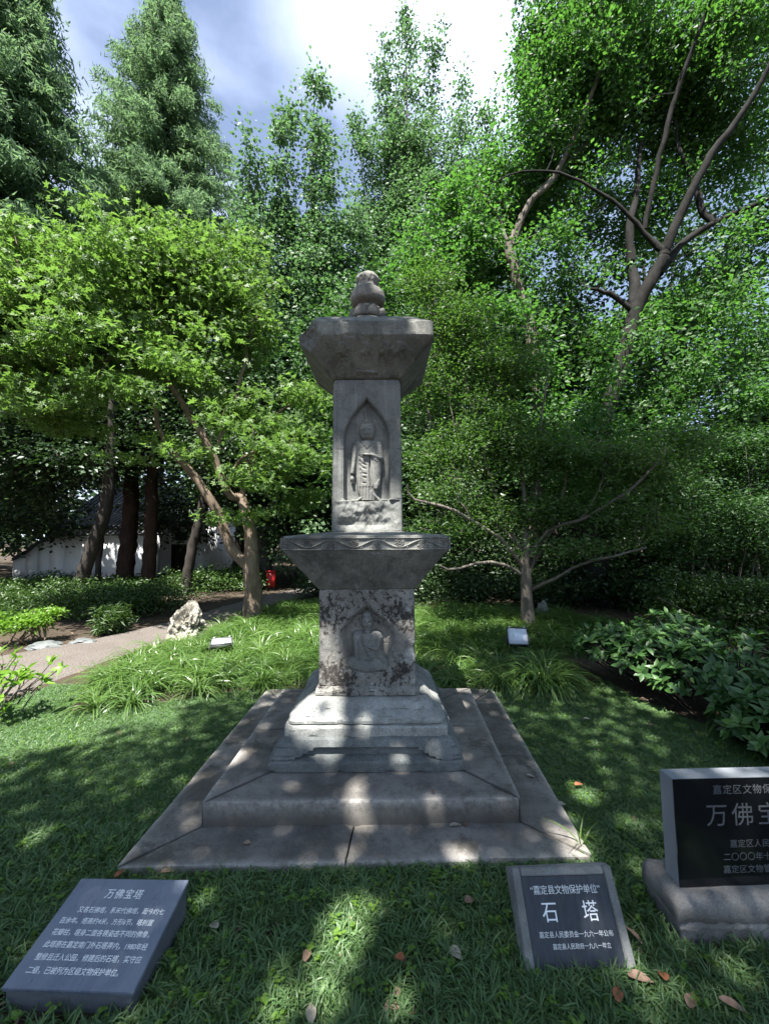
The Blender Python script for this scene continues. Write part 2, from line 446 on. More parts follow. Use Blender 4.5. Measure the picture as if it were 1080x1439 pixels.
def ground_mat():
    m, n, l, out = new_mat('garden_soil')
    tc = n.new('ShaderNodeTexCoord').outputs['Object']
    f = noise_node(n, l, 1.3, 8, 0.65, tc)
    g = noise_node(n, l, 30, 6, 0.7, tc)
    c = mixc(n, l, ramp(n, l, f, [(0.35, 0.0), (0.65, 1.0)]), (0.035, 0.027, 0.020), (0.075, 0.058, 0.042))
    c = mixc(n, l, ramp(n, l, g, [(0.45, 0.0), (0.7, 0.7)]), c, (0.11, 0.088, 0.066))
    b = n.new('ShaderNodeBsdfPrincipled')
    l.new(c, b.inputs['Base Color']); b.inputs['Roughness'].default_value = 0.95
    b.inputs['Specular IOR Level'].default_value = 0.1
    l.new(bump(n, l, g, 0.8, 0.03), b.inputs['Normal'])
    l.new(b.outputs[0], out.inputs[0])
    return m
def path_mat():
    m, n, l, out = new_mat('gravel_path')
    tc = n.new('ShaderNodeTexCoord').outputs['Object']
    v = n.new('ShaderNodeTexVoronoi'); v.inputs['Scale'].default_value = 42
    l.new(tc, v.inputs['Vector'])
    f = noise_node(n, l, 2.0, 6, 0.6, tc)
    c = mixc(n, l, f, (0.085, 0.072, 0.062), (0.18, 0.155, 0.136))
    c = mixc(n, l, 0.45, c, ramp(n, l, v.outputs['Distance'], [(0.0, 0.75), (0.6, 0.2)]), 'OVERLAY')
    b = n.new('ShaderNodeBsdfPrincipled')
    l.new(c, b.inputs['Base Color']); b.inputs['Roughness'].default_value = 0.9
    l.new(bump(n, l, v.outputs['Distance'], 0.6, 0.02), b.inputs['Normal'])
    l.new(b.outputs[0], out.inputs[0])
    return m
M['soil'], M['path'] = ground_mat(), path_mat()

# ------------------------------------------------------------------ ground and path
def ground():
    g = np.concatenate([-np.geomspace(600, 14, 14), np.linspace(-13, 13, 53), np.geomspace(14, 600, 14)])
    X, Y = np.meshgrid(g, g + 6)
    Z = np.zeros_like(X)
    for i in range(X.shape[0]):
        for j in range(X.shape[1]):
            x, y = X[i, j], Y[i, j]
            if abs(x) < 60 and abs(y) < 60:
                Z[i, j] = 0.03 * mnoise.noise((x * 0.7, y * 0.7, 1.3)) * min(1, max(0, (abs(y - 2.5) - 2.2)))
    n = len(g)
    i = np.arange(n - 1)[:, None] * n; j = np.arange(n - 1)[None, :]
    Q = np.stack([i + j, i + j + 1, i + n + j + 1, i + n + j], -1).reshape(-1, 4)
    put('ground', build_mesh('ground', np.stack([X, Y, Z], -1).reshape(-1, 3), [Q], M['soil'], True), kind='structure')
ground()

PATH_L = A([(-7.8, 4.3), (-6.3, 5.3), (-5.5, 6.1), (-4.9, 6.9), (-4.3, 8.4), (-3.9, 10.2), (-3.3, 12.4), (-1.8, 15.0), (1.0, 17.5)])
PATH_R = A([(-5.4, 2.5), (-3.95, 3.75), (-3.72, 4.8), (-3.55, 5.9), (-3.2, 7.2), (-2.95, 9.3), (-2.3, 11.2), (-0.8, 13.3), (1.8, 15.6)])
def garden_path():
    L = smooth_path(np.c_[PATH_L, np.zeros(len(PATH_L))], 50, 0.02)
    Rr = smooth_path(np.c_[PATH_R, np.zeros(len(PATH_R))], 50, 0.02)
    k = 7
    V = np.stack([L + (Rr - L) * t for t in np.linspace(0, 1, k)], 1)
    V[..., 2] = 0.035
    V[:, 0, 2] = V[:, -1, 2] = -0.03
    i = np.arange(49)[:, None] * k; j = np.arange(k - 1)[None, :]
    Q = np.stack([i + j, i + j + 1, i + k + j + 1, i + k + j], -1).reshape(-1, 4)
    put('path', build_mesh('path', V.reshape(-1, 3), [Q], M['path']), kind='structure')
garden_path()

# ------------------------------------------------------------------ stone plinth of two tiers
def slab_mesh(quad, z0, z1, seed=0):
    """a dressed slab with worn, slightly uneven edges; quad counter-clockwise from front left"""
    bm = bmesh.new()
    wl_ = bm.verts.layers.float.new('painted_light')  # marks the outer edges that take the painted highlight
    q = [Vector((*p, 0)) for p in quad]
    nu = max(2, int((q[1] - q[0]).length / 0.06)); nv = max(2, int((q[3] - q[0]).length / 0.06))
    top = [[None] * (nu + 1) for _ in range(nv + 1)]
    for j in range(nv + 1):
        for i in range(nu + 1):
            a = q[0].lerp(q[1], i / nu); b = q[3].lerp(q[2], i / nu)
            p = a.lerp(b, j / nv)
            edge = i in (0, nu) or j in (0, nv)
            dz = 0.004 * mnoise.noise((p.x * 5, p.y * 5, seed)) - (0.006 + 0.006 * abs(mnoise.noise((p.x * 14, p.y * 14, seed + 3))) if edge else 0)
            c = (q[0] + q[1] + q[2] + q[3]) / 4
            if edge: p = p + (c - p).normalized() * (0.003 + 0.005 * abs(mnoise.noise((p.x * 9, p.y * 9, seed + 7))))
            top[j][i] = bm.verts.new((p.x, p.y, z1 + dz))
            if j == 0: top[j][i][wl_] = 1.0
    for j in range(nv):
        for i in range(nu):
            bm.faces.new((top[j][i], top[j][i + 1], top[j + 1][i + 1], top[j + 1][i]))
    loop = [top[0][i] for i in range(nu)] + [top[j][nu] for j in range(nv)] + [top[nv][i] for i in range(nu, 0, -1)] + [top[j][0] for j in range(nv, 0, -1)]
    low = []
    mid = []
    c = (q[0] + q[1] + q[2] + q[3]) / 4
    for v in loop:
        d = (v.co - c); d.z = 0; d.normalize()
        mid.append(bm.verts.new((v.co.x + d.x * 0.004, v.co.y + d.y * 0.004, z1 - 0.016)))
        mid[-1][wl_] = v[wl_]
        low.append(bm.verts.new((v.co.x + d.x * 0.003, v.co.y + d.y * 0.003, z0)))
    n = len(loop)
    for i in range(n):
        k = (i + 1) % n
        bm.faces.new((loop[i], mid[i], mid[k], loop[k]))
        bm.faces.new((mid[i], low[i], low[k], mid[k]))
    bmesh.ops.recalc_face_normals(bm, faces=bm.faces)
    me = bpy.data.meshes.new('paving_slab')
    bm.to_mesh(me); bm.free()
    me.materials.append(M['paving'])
    return me

PL_O = [(-1.317, 2.088), (1.028, 2.145), (1.119, 4.40), (-1.249, 4.43)]
PL_I = [(-1.020, 2.355), (0.750, 2.385), (0.811, 4.05), (-0.989, 4.07)]
def plinth():
    t = thing('stone_plinth', 'low two-tier granite plinth of mitred slabs under the stone pagoda', 'plinth', (-0.12, 3.25, 0))
    g = 0.009
    def lerp(a, b, k): return (a[0] + (b[0] - a[0]) * k, a[1] + (b[1] - a[1]) * k)
    s = 0
    for O, I, z0, z1, cuts in ((PL_O, [(-0.99, 2.40), (0.72, 2.43), (0.79, 4.0), (-0.96, 4.02)], -0.06, 0.06, ((0.475,), (0.42,), (0.5,), (0.47, ))),
                               (PL_I, [(-0.60, 2.78), (0.36, 2.79), (0.38, 3.7), (-0.6, 3.7)], 0.045, 0.196, ((), (0.52,), (), (0.5,)))):
        for e in range(4):
            ks = [0.0, *cuts[e], 1.0]
            a, b, c, d = O[e], O[(e + 1) % 4], I[(e + 1) % 4], I[e]
            for k0, k1 in zip(ks[:-1], ks[1:]):
                m0 = k0 + (g / 7 if k0 > 0 else g / 1.8); m1 = k1 - (g / 7 if k1 < 1 else g / 1.8)
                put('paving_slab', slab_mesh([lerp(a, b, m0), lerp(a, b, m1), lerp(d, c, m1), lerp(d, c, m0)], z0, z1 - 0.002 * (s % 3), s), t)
                s += 1
    b = Buf(); b.box(-0.62, 2.75, 0.0, 0.38, 3.72, 0.19)
    put('core', b.mesh('core', M['paving']), t)
    b = Buf()      # bedding under the slabs, seen as dark soil in the joints
    b.prism([(*p, -0.05) for p in PL_I], [(*p, 0.030) for p in PL_I])
    put('bedding', b.mesh('bedding', M['soil']), t)
plinth()

# ------------------------------------------------------------------ the stone pagoda
TX, TY = -0.128, 3.25
def loft(levels, rows_per_m=60, n_side=30, n_front=None, amp=0.003, freq=9, seed=0, corner=0.02, disp=None, cap=True, chip=0.012):
    """square rings (half width, z) with worn corners; disp(side, u, z) pushes a face inwards"""
    n_front = n_front or n_side
    ring = []
    for side in range(4):
        k = n_front if side == 0 else n_side
        for i in range(k):
            ring.append((side, -1 + 2 * i / k))
    side = A([r[0] for r in ring]).astype(int); u = A([r[1] for r in ring])
    ux = np.select([side == 0, side == 1, side == 2], [u, np.ones_like(u), -u], -np.ones_like(u))
    uy = np.select([side == 0, side == 1, side == 2], [-np.ones_like(u), u, np.ones_like(u)], -u)
    nx = np.select([side == 1, side == 3], [1.0, -1.0], 0.0); ny = np.select([side == 0, side == 2], [-1.0, 1.0], 0.0)
    cn = 1 - corner * (np.abs(ux) * np.abs(uy)) ** 14
    L = []
    for (h0, z0), (h1, z1) in zip(levels[:-1], levels[1:]):
        d = math.hypot(h1 - h0, z1 - z0)
        k = max(1, int(d * rows_per_m))
        for i in range(k): L.append((h0 + (h1 - h0) * i / k, z0 + (z1 - z0) * i / k, i == 0))
    L.append((*levels[-1], True))
    rows = []
    for h, z, e in L:
        x = ux * h * cn; y = uy * h * cn; zz = np.full_like(x, z)
        if disp is not None:
            dd = disp(side, u * h, zz)
            x = x - nx * dd; y = y - ny * dd
        for i in range(len(x)):
            p = (x[i] * freq, y[i] * freq, z * freq + seed * 7.3)
            a = amp * (mnoise.noise(p) + 0.5 * mnoise.noise((p[0] * 3.1, p[1] * 3.1, p[2] * 3.1)))
            if e and chip:
                q = mnoise.noise((x[i] * 16, y[i] * 16, z * 5 + seed))
                a -= chip * max(0, q - 0.12) * 2
            cw = abs(ux[i] * uy[i]) ** 8
            a -= cw * chip * 1.2 * max(0, mnoise.noise((z * 11 + seed, ux[i] * 2, uy[i] * 2)))
            x[i] += nx[i] * a; y[i] += ny[i] * a
            zz[i] += amp * 0.8 * mnoise.noise((p[1], p[0] + 5, p[2]))
        rows.append(np.stack([x + TX, y + TY, zz], -1))
    V = np.concatenate(rows); n = len(ring); m = len(rows)
    i = np.arange(m - 1)[:, None] * n; j = np.arange(n)[None, :]
    Q = np.stack([i + j, i + (j + 1) % n, i + n + (j + 1) % n, i + n + j], -1).reshape(-1, 4)
    T = []
    if cap:
        V = np.concatenate([V, [rows[0].mean(0), rows[-1].mean(0)]])
        for j in range(n):
            T.append(((j + 1) % n, j, m * n)); T.append(((m - 1) * n + j, (m - 1) * n + (j + 1) % n, m * n + 1))
    return V, Q, np.array(T) if T else None

def relief(x0, x1, z0, z1, nx, nz, fn, y_back, min_h=0.003):
    """a carved figure as a height field standing off a back plane facing the viewer"""
    X, Z = np.meshgrid(np.linspace(x0, x1, nx), np.linspace(z0, z1, nz))
    Hh = fn(X, Z)
    yb = y_back(X, Z) if callable(y_back) else y_back
    V = np.stack([X + TX, TY - (yb + Hh), Z], -1).reshape(-1, 3)
    i = np.arange(nz - 1)[:, None] * nx; j = np.arange(nx - 1)[None, :]
    Q = np.stack([i + j, i + j + 1, i + nx + j + 1, i + nx + j], -1).reshape(-1, 4)
    keep = Hh.ravel()[Q].max(1) > min_h
    Q = Q[keep]
    used = np.unique(Q); re = np.zeros(len(V), int); re[used] = np.arange(len(used))
    return V[used], re[Q]

def dome(X, Z, cx, cz, rx, rz, h, rot=0.0, p=0.5):
    c, s = math.cos(rot), math.sin(rot)
    u = ((X - cx) * c + (Z - cz) * s) / rx; v = (-(X - cx) * s + (Z - cz) * c) / rz
    return h * np.maximum(0, 1 - u * u - v * v) ** p
def caps(X, Z, ax, az, bx, bz, ra, rb, h):
    dx, dz = bx - ax, bz - az
    t = np.clip(((X - ax) * dx + (Z - az) * dz) / (dx * dx + dz * dz), 0, 1)
    d = np.hypot(X - ax - t * dx, Z - az - t * dz) / (ra + (rb - ra) * t)
    return h * np.sqrt(np.maximum(0, 1 - d * d))
def groove(X, Z, pts, w, depth):
    g = np.zeros_like(X)
    for (ax, az), (bx, bz) in zip(pts[:-1], pts[1:]):
        dx, dz = bx - ax, bz - az
        t = np.clip(((X - ax) * dx + (Z - az) * dz) / (dx * dx + dz * dz), 0, 1)
        d = np.hypot(X - ax - t * dx, Z - az - t * dz)
        g = np.maximum(g, depth * np.exp(-(d / w) ** 2))
    return g
def smax(*a):
    r = a[0]
    for b in a[1:]:
        k = 0.004
        h = np.clip(0.5 + 0.5 * (r - b) / k, 0, 1)
        r = b * (1 - h) + r * h + k * h * (1 - h) * (np.maximum(r, b) > 0.002)
    return r

def standing_figure(X, Z):
    robe_w = np.interp(Z, [1.925, 1.98, 2.10, 2.25, 2.33, 2.36], [0.058, 0.075, 0.088, 0.092, 0.098, 0.09])
    cx = 0.004 + 0.012 * (2.1 - Z)
    body = 0.042 * np.sqrt(np.maximum(0, 1 - ((X - cx) / robe_w) ** 2)) * (Z > 1.922) * (Z < 2.375)
    sh = smax(dome(X, Z, -0.055, 2.335, 0.055, 0.045, 0.042), dome(X, Z, 0.060, 2.335, 0.055, 0.045, 0.042), dome(X, Z, 0, 2.345, 0.06, 0.05, 0.042))
    arm_l = caps(X, Z, -0.085, 2.32, -0.108, 2.13, 0.026, 0.017, 0.042)
    hand_l = smax(dome(X, Z, -0.110, 2.085, 0.017, 0.030, 0.038), caps(X, Z, -0.116, 2.08, -0.112, 2.045, 0.006, 0.004, 0.03), caps(X, Z, -0.102, 2.08, -0.100, 2.05, 0.005, 0.004, 0.03))
    arm_r = smax(caps(X, Z, 0.088, 2.32, 0.102, 2.23, 0.028, 0.026, 0.045), caps(X, Z, 0.100, 2.235, 0.035, 2.262, 0.024, 0.018, 0.062))
    hand_r = smax(dome(X, Z, 0.0, 2.262, 0.036, 0.015, 0.068), caps(X, Z, -0.005, 2.262, -0.032, 2.264, 0.007, 0.005, 0.068))
    sleeve = 0.056 * np.sqrt(np.maximum(0, 1 - ((X - 0.066) / np.interp(Z, [2.0, 2.04, 2.14, 2.25], [0.02, 0.038, 0.046, 0.044])) ** 2)) * (Z > 2.005) * (Z < 2.255)
    hood = dome(X, Z, 0.002, 2.448, 0.060, 0.084, 0.040, 0, 0.35)
    face = dome(X, Z, 0.001, 2.438, 0.041, 0.060, 0.058)
    knot = smax(dome(X, Z, 0.0, 2.512, 0.030, 0.030, 0.040), caps(X, Z, -0.004, 2.53, -0.008, 2.615, 0.012, 0.004, 0.022))
    h = smax(body, sh, arm_l, hand_l, arm_r, sleeve, hand_r, hood, knot)
    rim = np.abs(np.hypot((X - 0.002) / 0.050, (Z - 2.446) / 0.074) - 1) < 0.09
    h = np.where(rim & (Z > 2.40), h + 0.006, h)
    h = np.maximum(h, face)
    h -= groove(X, Z, [(-0.028, 2.452), (-0.008, 2.450)], 0.005, 0.010) + groove(X, Z, [(0.010, 2.450), (0.030, 2.452)], 0.005, 0.010)
    h += groove(X, Z, [(0.001, 2.455), (0.001, 2.425)], 0.006, 0.010) * (face > 0)
    h -= groove(X, Z, [(-0.012, 2.408), (0.014, 2.408)], 0.003, 0.007) + groove(X, Z, [(-0.04, 2.378), (0.042, 2.378)], 0.010, 0.020)
    on = h > 0.004
    for k in range(6):   # folds of the robe
        z = 2.24 - k * 0.034 - 0.006 * (k % 2)
        h -= on * groove(X, Z, [(-0.060 + 0.004 * k, z + 0.020), (-0.036, z - 0.002 * k), (-0.004 - 0.004 * (k % 3), z - 0.014)], 0.006, 0.0065)
    for k in range(4):
        h -= on * groove(X, Z, [(0.036 + 0.013 * k, 2.235 - 0.01 * k), (0.052 + 0.012 * k, 2.15 - 0.012 * k), (0.068 + 0.006 * k, 2.05 + 0.01 * k)], 0.005, 0.006)
    h -= on * groove(X, Z, [(0.022, 2.25), (0.020, 2.10), (0.030, 2.0)], 0.005, 0.016)
    h -= on * groove(X, Z, [(-0.05, 2.36), (0.0, 2.30), (0.05, 2.35)], 0.005, 0.006)
    for k in range(5): h -= on * groove(X, Z, [(-0.05 + 0.022 * k, 2.02), (-0.058 + 0.026 * k, 1.93)], 0.004, 0.007)
    hem = smax(caps(X, Z, -0.03, 1.95, -0.075, 1.922, 0.018, 0.010, 0.03), caps(X, Z, 0.05, 1.97, 0.098, 1.915, 0.022, 0.012, 0.034))
    h = np.maximum(h, hem)
    return h

N_Z = A([1.92, 1.93, 2.40, 2.457, 2.530, 2.60, 2.645, 2.690]); N_W = A([0.168, 0.174, 0.176, 0.165, 0.131, 0.083, 0.040, 0.0])
def sstep(a, b, x):
    t = np.clip((x - a) / (b - a), 0, 1); return t * t * (3 - 2 * t)
def shaft_disp(side, u, z):
    w = np.interp(z, N_Z, N_W, left=0, right=0)
    d = 0.062 * sstep(0.0, 0.020, w - np.abs(u)) * (z > 1.92)
    d += 0.006 * sstep(-0.02, 0.0, w - np.abs(u)) * (z > 1.93) * (z < 2.69)
    rough = np.zeros_like(u)
    for i in range(len(u)):     # the rough lotus rocks under the figure's feet
        if side[i] == 0 and z[i] < 1.93:
            rough[i] = 0.030 * (0.45 + mnoise.noise((u[i] * 8, z[i] * 10, 4.2))) + 0.009 * mnoise.noise((u[i] * 26, z[i] * 22, 1.0)) + 0.004 * mnoise.noise((u[i] * 70, z[i] * 40, 2.0)) \
                + 0.05 * math.exp(-((u[i] - 0.01 + 0.03 * (z[i] - 1.69)) / 0.022) ** 2) * (1 - (z[i] - 1.69) / 0.24)
            e = min(1.0, (0.254 - abs(u[i])) / 0.06) * min(1.0, (1.925 - z[i]) / 0.01) * min(1, (z[i] - 1.69) / 0.05)
            rough[i] *= max(0, e)
    return np.where(side == 0, d + rough, 0.0)

def seated_figure(X, Z):
    torso = 0.048 * np.sqrt(np.maximum(0, 1 - (X / np.interp(Z, [0.76, 0.88, 0.97], [0.085, 0.09, 0.08])) ** 2)) * (Z > 0.74) * (Z < 0.965)
    sh = smax(dome(X, Z, -0.062, 0.945, 0.048, 0.045, 0.046), dome(X, Z, 0.062, 0.945, 0.048, 0.045, 0.046))
    armr = caps(X, Z, -0.075, 0.935, -0.070, 0.795, 0.026, 0.024, 0.05)
    forel = smax(caps(X, Z, 0.085, 0.935, 0.072, 0.87, 0.028, 0.024, 0.05), caps(X, Z, 0.068, 0.865, 0.000, 0.885, 0.022, 0.014, 0.066))
    slv = caps(X, Z, 0.065, 0.86, 0.142, 0.735, 0.030, 0.040, 0.052)
    hand = smax(dome(X, Z, -0.012, 0.898, 0.022, 0.018, 0.066), caps(X, Z, -0.015, 0.90, -0.022, 0.935, 0.007, 0.005, 0.058))
    hand2 = dome(X, Z, 0.006, 0.798, 0.036, 0.020, 0.066)
    lap = dome(X, Z, 0.012, 0.745, 0.165, 0.062, 0.066, 0, 0.4)
    k1 = dome(X, Z, -0.102, 0.765, 0.045, 0.052, 0.062); k2 = dome(X, Z, 0.125, 0.735, 0.045, 0.045, 0.060)
    drap = 0.050 * np.sqrt(np.maximum(0, 1 - ((X - 0.01) / 0.20) ** 2)) * sstep(0.60, 0.63, Z) * (Z < 0.74)
    head = dome(X, Z, 0.002, 1.048, 0.045, 0.068, 0.060)
    hair = dome(X, Z, 0.000, 1.095, 0.036, 0.032, 0.050)
    neck = dome(X, Z, 0.002, 0.980, 0.026, 0.03, 0.040)
    h = smax(torso, sh, armr, slv, forel, lap, k1, k2, drap, hand2, hand, neck)
    h = np.maximum(h, np.maximum(head, hair))
    on = h > 0.004
    h -= groove(X, Z, [(-0.026, 1.052), (-0.008, 1.050)], 0.006, 0.012) + groove(X, Z, [(0.010, 1.050), (0.030, 1.052)], 0.006, 0.012)
    h += groove(X, Z, [(0.002, 1.055), (0.002, 1.028)], 0.006, 0.009) * on
    h -= groove(X, Z, [(-0.010, 1.010), (0.014, 1.010)], 0.004, 0.009)
    h -= on * groove(X, Z, [(-0.042, 0.97), (-0.03, 0.90), (0.0, 0.82), (0.035, 0.79)], 0.006, 0.012)
    h -= on * groove(X, Z, [(0.04, 0.97), (0.025, 0.92)], 0.005, 0.008)
    for k in range(4): h -= on * groove(X, Z, [(-0.12, 0.73 - k * 0.028), (0.0, 0.70 - k * 0.024), (0.14, 0.725 - k * 0.028)], 0.005, 0.010)
    for k in range(4): h -= on * groove(X, Z, [(0.075 + 0.012 * k, 0.85 - 0.01 * k), (0.120 + 0.013 * k, 0.75)], 0.004, 0.007)
    for k in range(7): h -= on * groove(X, Z, [(-0.15 + k * 0.05, 0.66), (-0.17 + k * 0.057, 0.60)], 0.006, 0.012)
    return h

C_Z = A([0.70, 0.74, 0.80, 0.88, 0.95, 1.01, 1.07, 1.12, 1.16, 1.20]); C_W = A([0.10, 0.155, 0.176, 0.186, 0.190, 0.176, 0.135, 0.070, 0.026, 0.0])
def column_disp(side, u, z):
    w = np.interp(z, C_Z, C_W, left=0, right=0)
    d = 0.062 * sstep(0.0, 0.055, w - np.abs(u)) * sstep(0.70, 0.73, z)
    ridge = -0.010 * np.exp(-((np.abs(u) - w - 0.010) / 0.008) ** 2) * (z > 0.85) * (w > 0.001)
    return np.where(side == 0, d + ridge, 0.0)

def arch_disp(side, u, z):
    f = np.interp(np.abs(u), [0, 0.31, 0.325, 0.332, 0.358, 0.366, 0.392, 0.400, 0.430, 0.440, 0.465, 0.475], [0.60, 0.60, 0.57, 0.47, 0.43, 0.33, 0.29, 0.18, 0.15, 0.06, 0.04, 0.0])
    zt = 0.262 + 0.106 * f
    return 0.055 * sstep(0.0, 0.006, zt - z)

def frieze(u, t):
    """running scroll of leaves, u along the band, t across it (-1..1)"""
    k = 2 * math.pi / 0.30
    v = t * 0.036
    wave = 0.020 * np.sin(k * u)
    h = np.exp(-((v - wave) / 0.0042) ** 2)
    for i in range(-5, 6):
        cx = (i + 0.5) * 0.15
        cz = -0.010 * (1 if i % 2 == 0 else -1)
        r = np.hypot(u - cx, (v - cz) * 1.05); a = np.arctan2(v - cz, u - cx)
        ph = (r / 0.0105 - a * (1 if i % 2 else -1) / (2 * math.pi)) % 1.0
        h = np.maximum(h, (np.abs(ph - 0.5) < 0.24) * (r < 0.030) * 0.85)
        h = np.maximum(h, np.exp(-(np.hypot((u - cx - 0.05), (v + cz * 1.8)) / 0.012) ** 2) * 0.8)
    edge = (np.abs(t) > 0.86) * 1.0
    return 0.011 * np.maximum(h * (np.abs(t) < 0.82), edge)

def pagoda():
    t = thing('stone_pagoda', 'weathered grey stone pagoda with two carved Buddha niches and knobbed finial', 'pagoda', (TX, TY, 0.196))
    def lp(name, levels, mat, parent=t, **kw):
        V, Q, T = loft(levels, **kw)
        b = Buf(); b.add(V, Q, T)
        me = b.mesh(name, mat, True); me.set_sharp_from_angle(angle=R(28))
        return put(name, me, parent)
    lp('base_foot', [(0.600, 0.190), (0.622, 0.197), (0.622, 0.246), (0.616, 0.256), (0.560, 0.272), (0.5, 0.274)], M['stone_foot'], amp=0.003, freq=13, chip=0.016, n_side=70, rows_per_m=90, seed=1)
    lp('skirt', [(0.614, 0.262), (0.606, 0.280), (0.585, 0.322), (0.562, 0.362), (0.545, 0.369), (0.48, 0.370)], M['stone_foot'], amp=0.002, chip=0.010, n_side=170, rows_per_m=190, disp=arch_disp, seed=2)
    lp('fillet', [(0.53, 0.366), (0.537, 0.370), (0.536, 0.420), (0.528, 0.430), (0.50, 0.433), (0.498, 0.440)], M['stone_base'], amp=0.0025, freq=15, chip=0.010, n_side=70, rows_per_m=110, seed=3)
    lp('lotus_base', [(0.505, 0.437), (0.520, 0.441), (0.521, 0.458), (0.500, 0.474), (0.455, 0.505), (0.415, 0.545), (0.385, 0.556), (0.3, 0.557)], M['stone_base'], amp=0.0035, freq=17, chip=0.016, corner=0.04, n_side=60, rows_per_m=110, seed=4)
    col = lp('lower_column', [(0.338, 0.545), (0.350, 0.556), (0.366, 0.562), (0.366, 0.588), (0.352, 0.606), (0.341, 0.618), (0.340, 0.90), (0.341, 1.268), (0.334, 1.286)], M['stone_stained'],
             amp=0.004, chip=0.016, n_side=24, n_front=170, rows_per_m=220, disp=column_disp, seed=5)
    V, Q = relief(-0.21, 0.21, 0.60, 1.14, 150, 200, seated_figure, 0.341 - 0.060)
    b = Buf(); b.add(V, Q)
    put('relief_figure', b.mesh('relief_figure', M['stone_stained_fig'], True), col)
    slab = lp('middle_slab', [(0.339, 1.283), (0.346, 1.286), (0.548, 1.552), (0.552, 1.558), (0.552, 1.655), (0.545, 1.661), (0.40, 1.676), (0.268, 1.690), (0.2, 1.691)], M['stone'],
              amp=0.003, chip=0.014, n_side=80, rows_per_m=60, seed=6)
    for e in range(4):      # carved band on each edge of the slab
        nu, nt = 330, 30
        U, Tt = np.meshgrid(np.linspace(-0.544, 0.544, nu), np.linspace(-1, 1, nt))
        Hh = frieze(U, Tt) + 0.0005
        Hh[0] = Hh[-1] = -0.006; Hh[:, 0] = Hh[:, -1] = -0.006
        D = 0.5535 + Hh; Zz = 1.6065 + Tt * 0.0425
        c, s = [(0, -1), (1, 0), (0, 1), (-1, 0)][e]
        V = np.stack([TX + c * D - s * U, TY + s * D + c * U, Zz], -1).reshape(-1, 3)
        i = np.arange(nt - 1)[:, None] * nu; j = np.arange(nu - 1)[None, :]
        Q = np.stack([i + j, i + j + 1, i + nu + j + 1, i + nu + j], -1).reshape(-1, 4)
        b = Buf(); b.add(V, Q)
        put('scroll_band', b.mesh('scroll_band', M['stone'], True), slab)
    sh = lp('shaft', [(0.255, 1.680), (0.263, 1.692), (0.262, 1.93), (0.258, 2.3), (0.254, 2.80), (0.246, 2.828), (0.236, 2.834)], M['stone_shaft'],
            amp=0.0022, chip=0.008, n_side=24, n_front=150, rows_per_m=210, disp=shaft_disp, corner=0.03, seed=7)
    V, Q = relief(-0.15, 0.15, 1.90, 2.63, 130, 300, standing_figure, 0.256 - 0.062)
    b = Buf(); b.add(V, Q)
    put('relief_figure', b.mesh('relief_figure', M['stone_shaft_fig'], True), sh)
    # roof with a broken front left corner
    V, Q, T = loft([(0.245, 2.832), (0.262, 2.838), (0.37, 2.945), (0.478, 3.052), (0.484, 3.060), (0.484, 3.156), (0.478, 3.162), (0.35, 3.262), (0.17, 3.352), (0.1, 3.362)],
                   amp=0.003, chip=0.014, n_side=90, rows_per_m=90, seed=8, disp=roof_disp)
    P = V - A([TX, TY, 0])
    for nrm, p0, rg in (((-0.72, -0.34, 0.60), (-0.412, -0.484, 3.118), 0.022), ((-0.56, -0.80, -0.20), (-0.380, -0.425, 3.02), 0.024)):
        nrm = unit(A(nrm)); d = (P - A(p0)) @ nrm
        m = d > 0
        P[m] -= nrm * d[m][:, None]
        for i in np.nonzero(m)[0]:
            q = P[i]; P[i] += nrm * rg * (mnoise.noise((q[0] * 11, q[1] * 11, q[2] * 11)) + 0.5 * mnoise.noise((q[0] * 40, q[1] * 40, q[2] * 40)) - 0.4)
    b = Buf(); b.add(P + A([TX, TY, 0]), Q, T)
    me = b.mesh('roof', M['stone'], True)
    hit = np.zeros(len(P), bool)
    for nrm, p0 in (((-0.72, -0.34, 0.60), (-0.412, -0.484, 3.118)), ((-0.56, -0.80, -0.20), (-0.380, -0.425, 3.02))):
        hit |= (P - A(p0)) @ unit(A(nrm)) > -0.022
    for f in me.polygons:
        if hit[f.vertices[0]] and hit[f.vertices[2]]: f.use_smooth = False
    me.set_sharp_from_angle(angle=R(28))
    put('roof', me, t)
    # finial: mound, lotus ring, bulb, knob
    def lathe(name, prof, mat, petals=0, seed=0, amp=0.004):
        na = 96; b = Buf()
        P = smooth_path(np.c_[A(prof), np.zeros(len(prof))], 60)
        a = np.arange(na) * 2 * math.pi / na
        rows = []
        for r, z, _ in P:
            rr = np.full(na, r)
            if petals:
                ph = np.abs((a * petals / (2 * math.pi)) % 1 - 0.5) * 2
                f = (z - prof[0][1]) / (prof[-1][1] - prof[0][1])
                tip = f - (0.30 + 0.55 * (1 - ph) ** 0.7)
                rr = rr + 0.014 * np.clip(-tip * 9, -0.4, 1) * (f < 0.9) - 0.012 * np.exp(-(tip / 0.06) ** 2) - 0.010 * (ph > 0.90) * (f < 0.6)
            dz = np.array([amp * 1.5 * mnoise.noise((math.cos(q) * 2 + seed, math.sin(q) * 2, z * 9)) for q in a])
            rr = rr + np.array([amp * (mnoise.noise((math.cos(q) * 1.6, math.sin(q) * 1.6 + seed, z * 12)) + 0.6 * mnoise.noise((math.cos(q) * 6, math.sin(q) * 6 + seed, z * 40))) for q in a])
            rows.append(np.stack([TX + rr * np.cos(a), TY + rr * np.sin(a), z + dz], -1))
        V = np.concatenate(rows); m = len(rows)
        i = np.arange(m - 1)[:, None] * na; j = np.arange(na)[None, :]
        Q = np.stack([i + j, i + (j + 1) % na, i + na + (j + 1) % na, i + na + j], -1).reshape(-1, 4)
        V = np.concatenate([V, [rows[-1].mean(0)]])
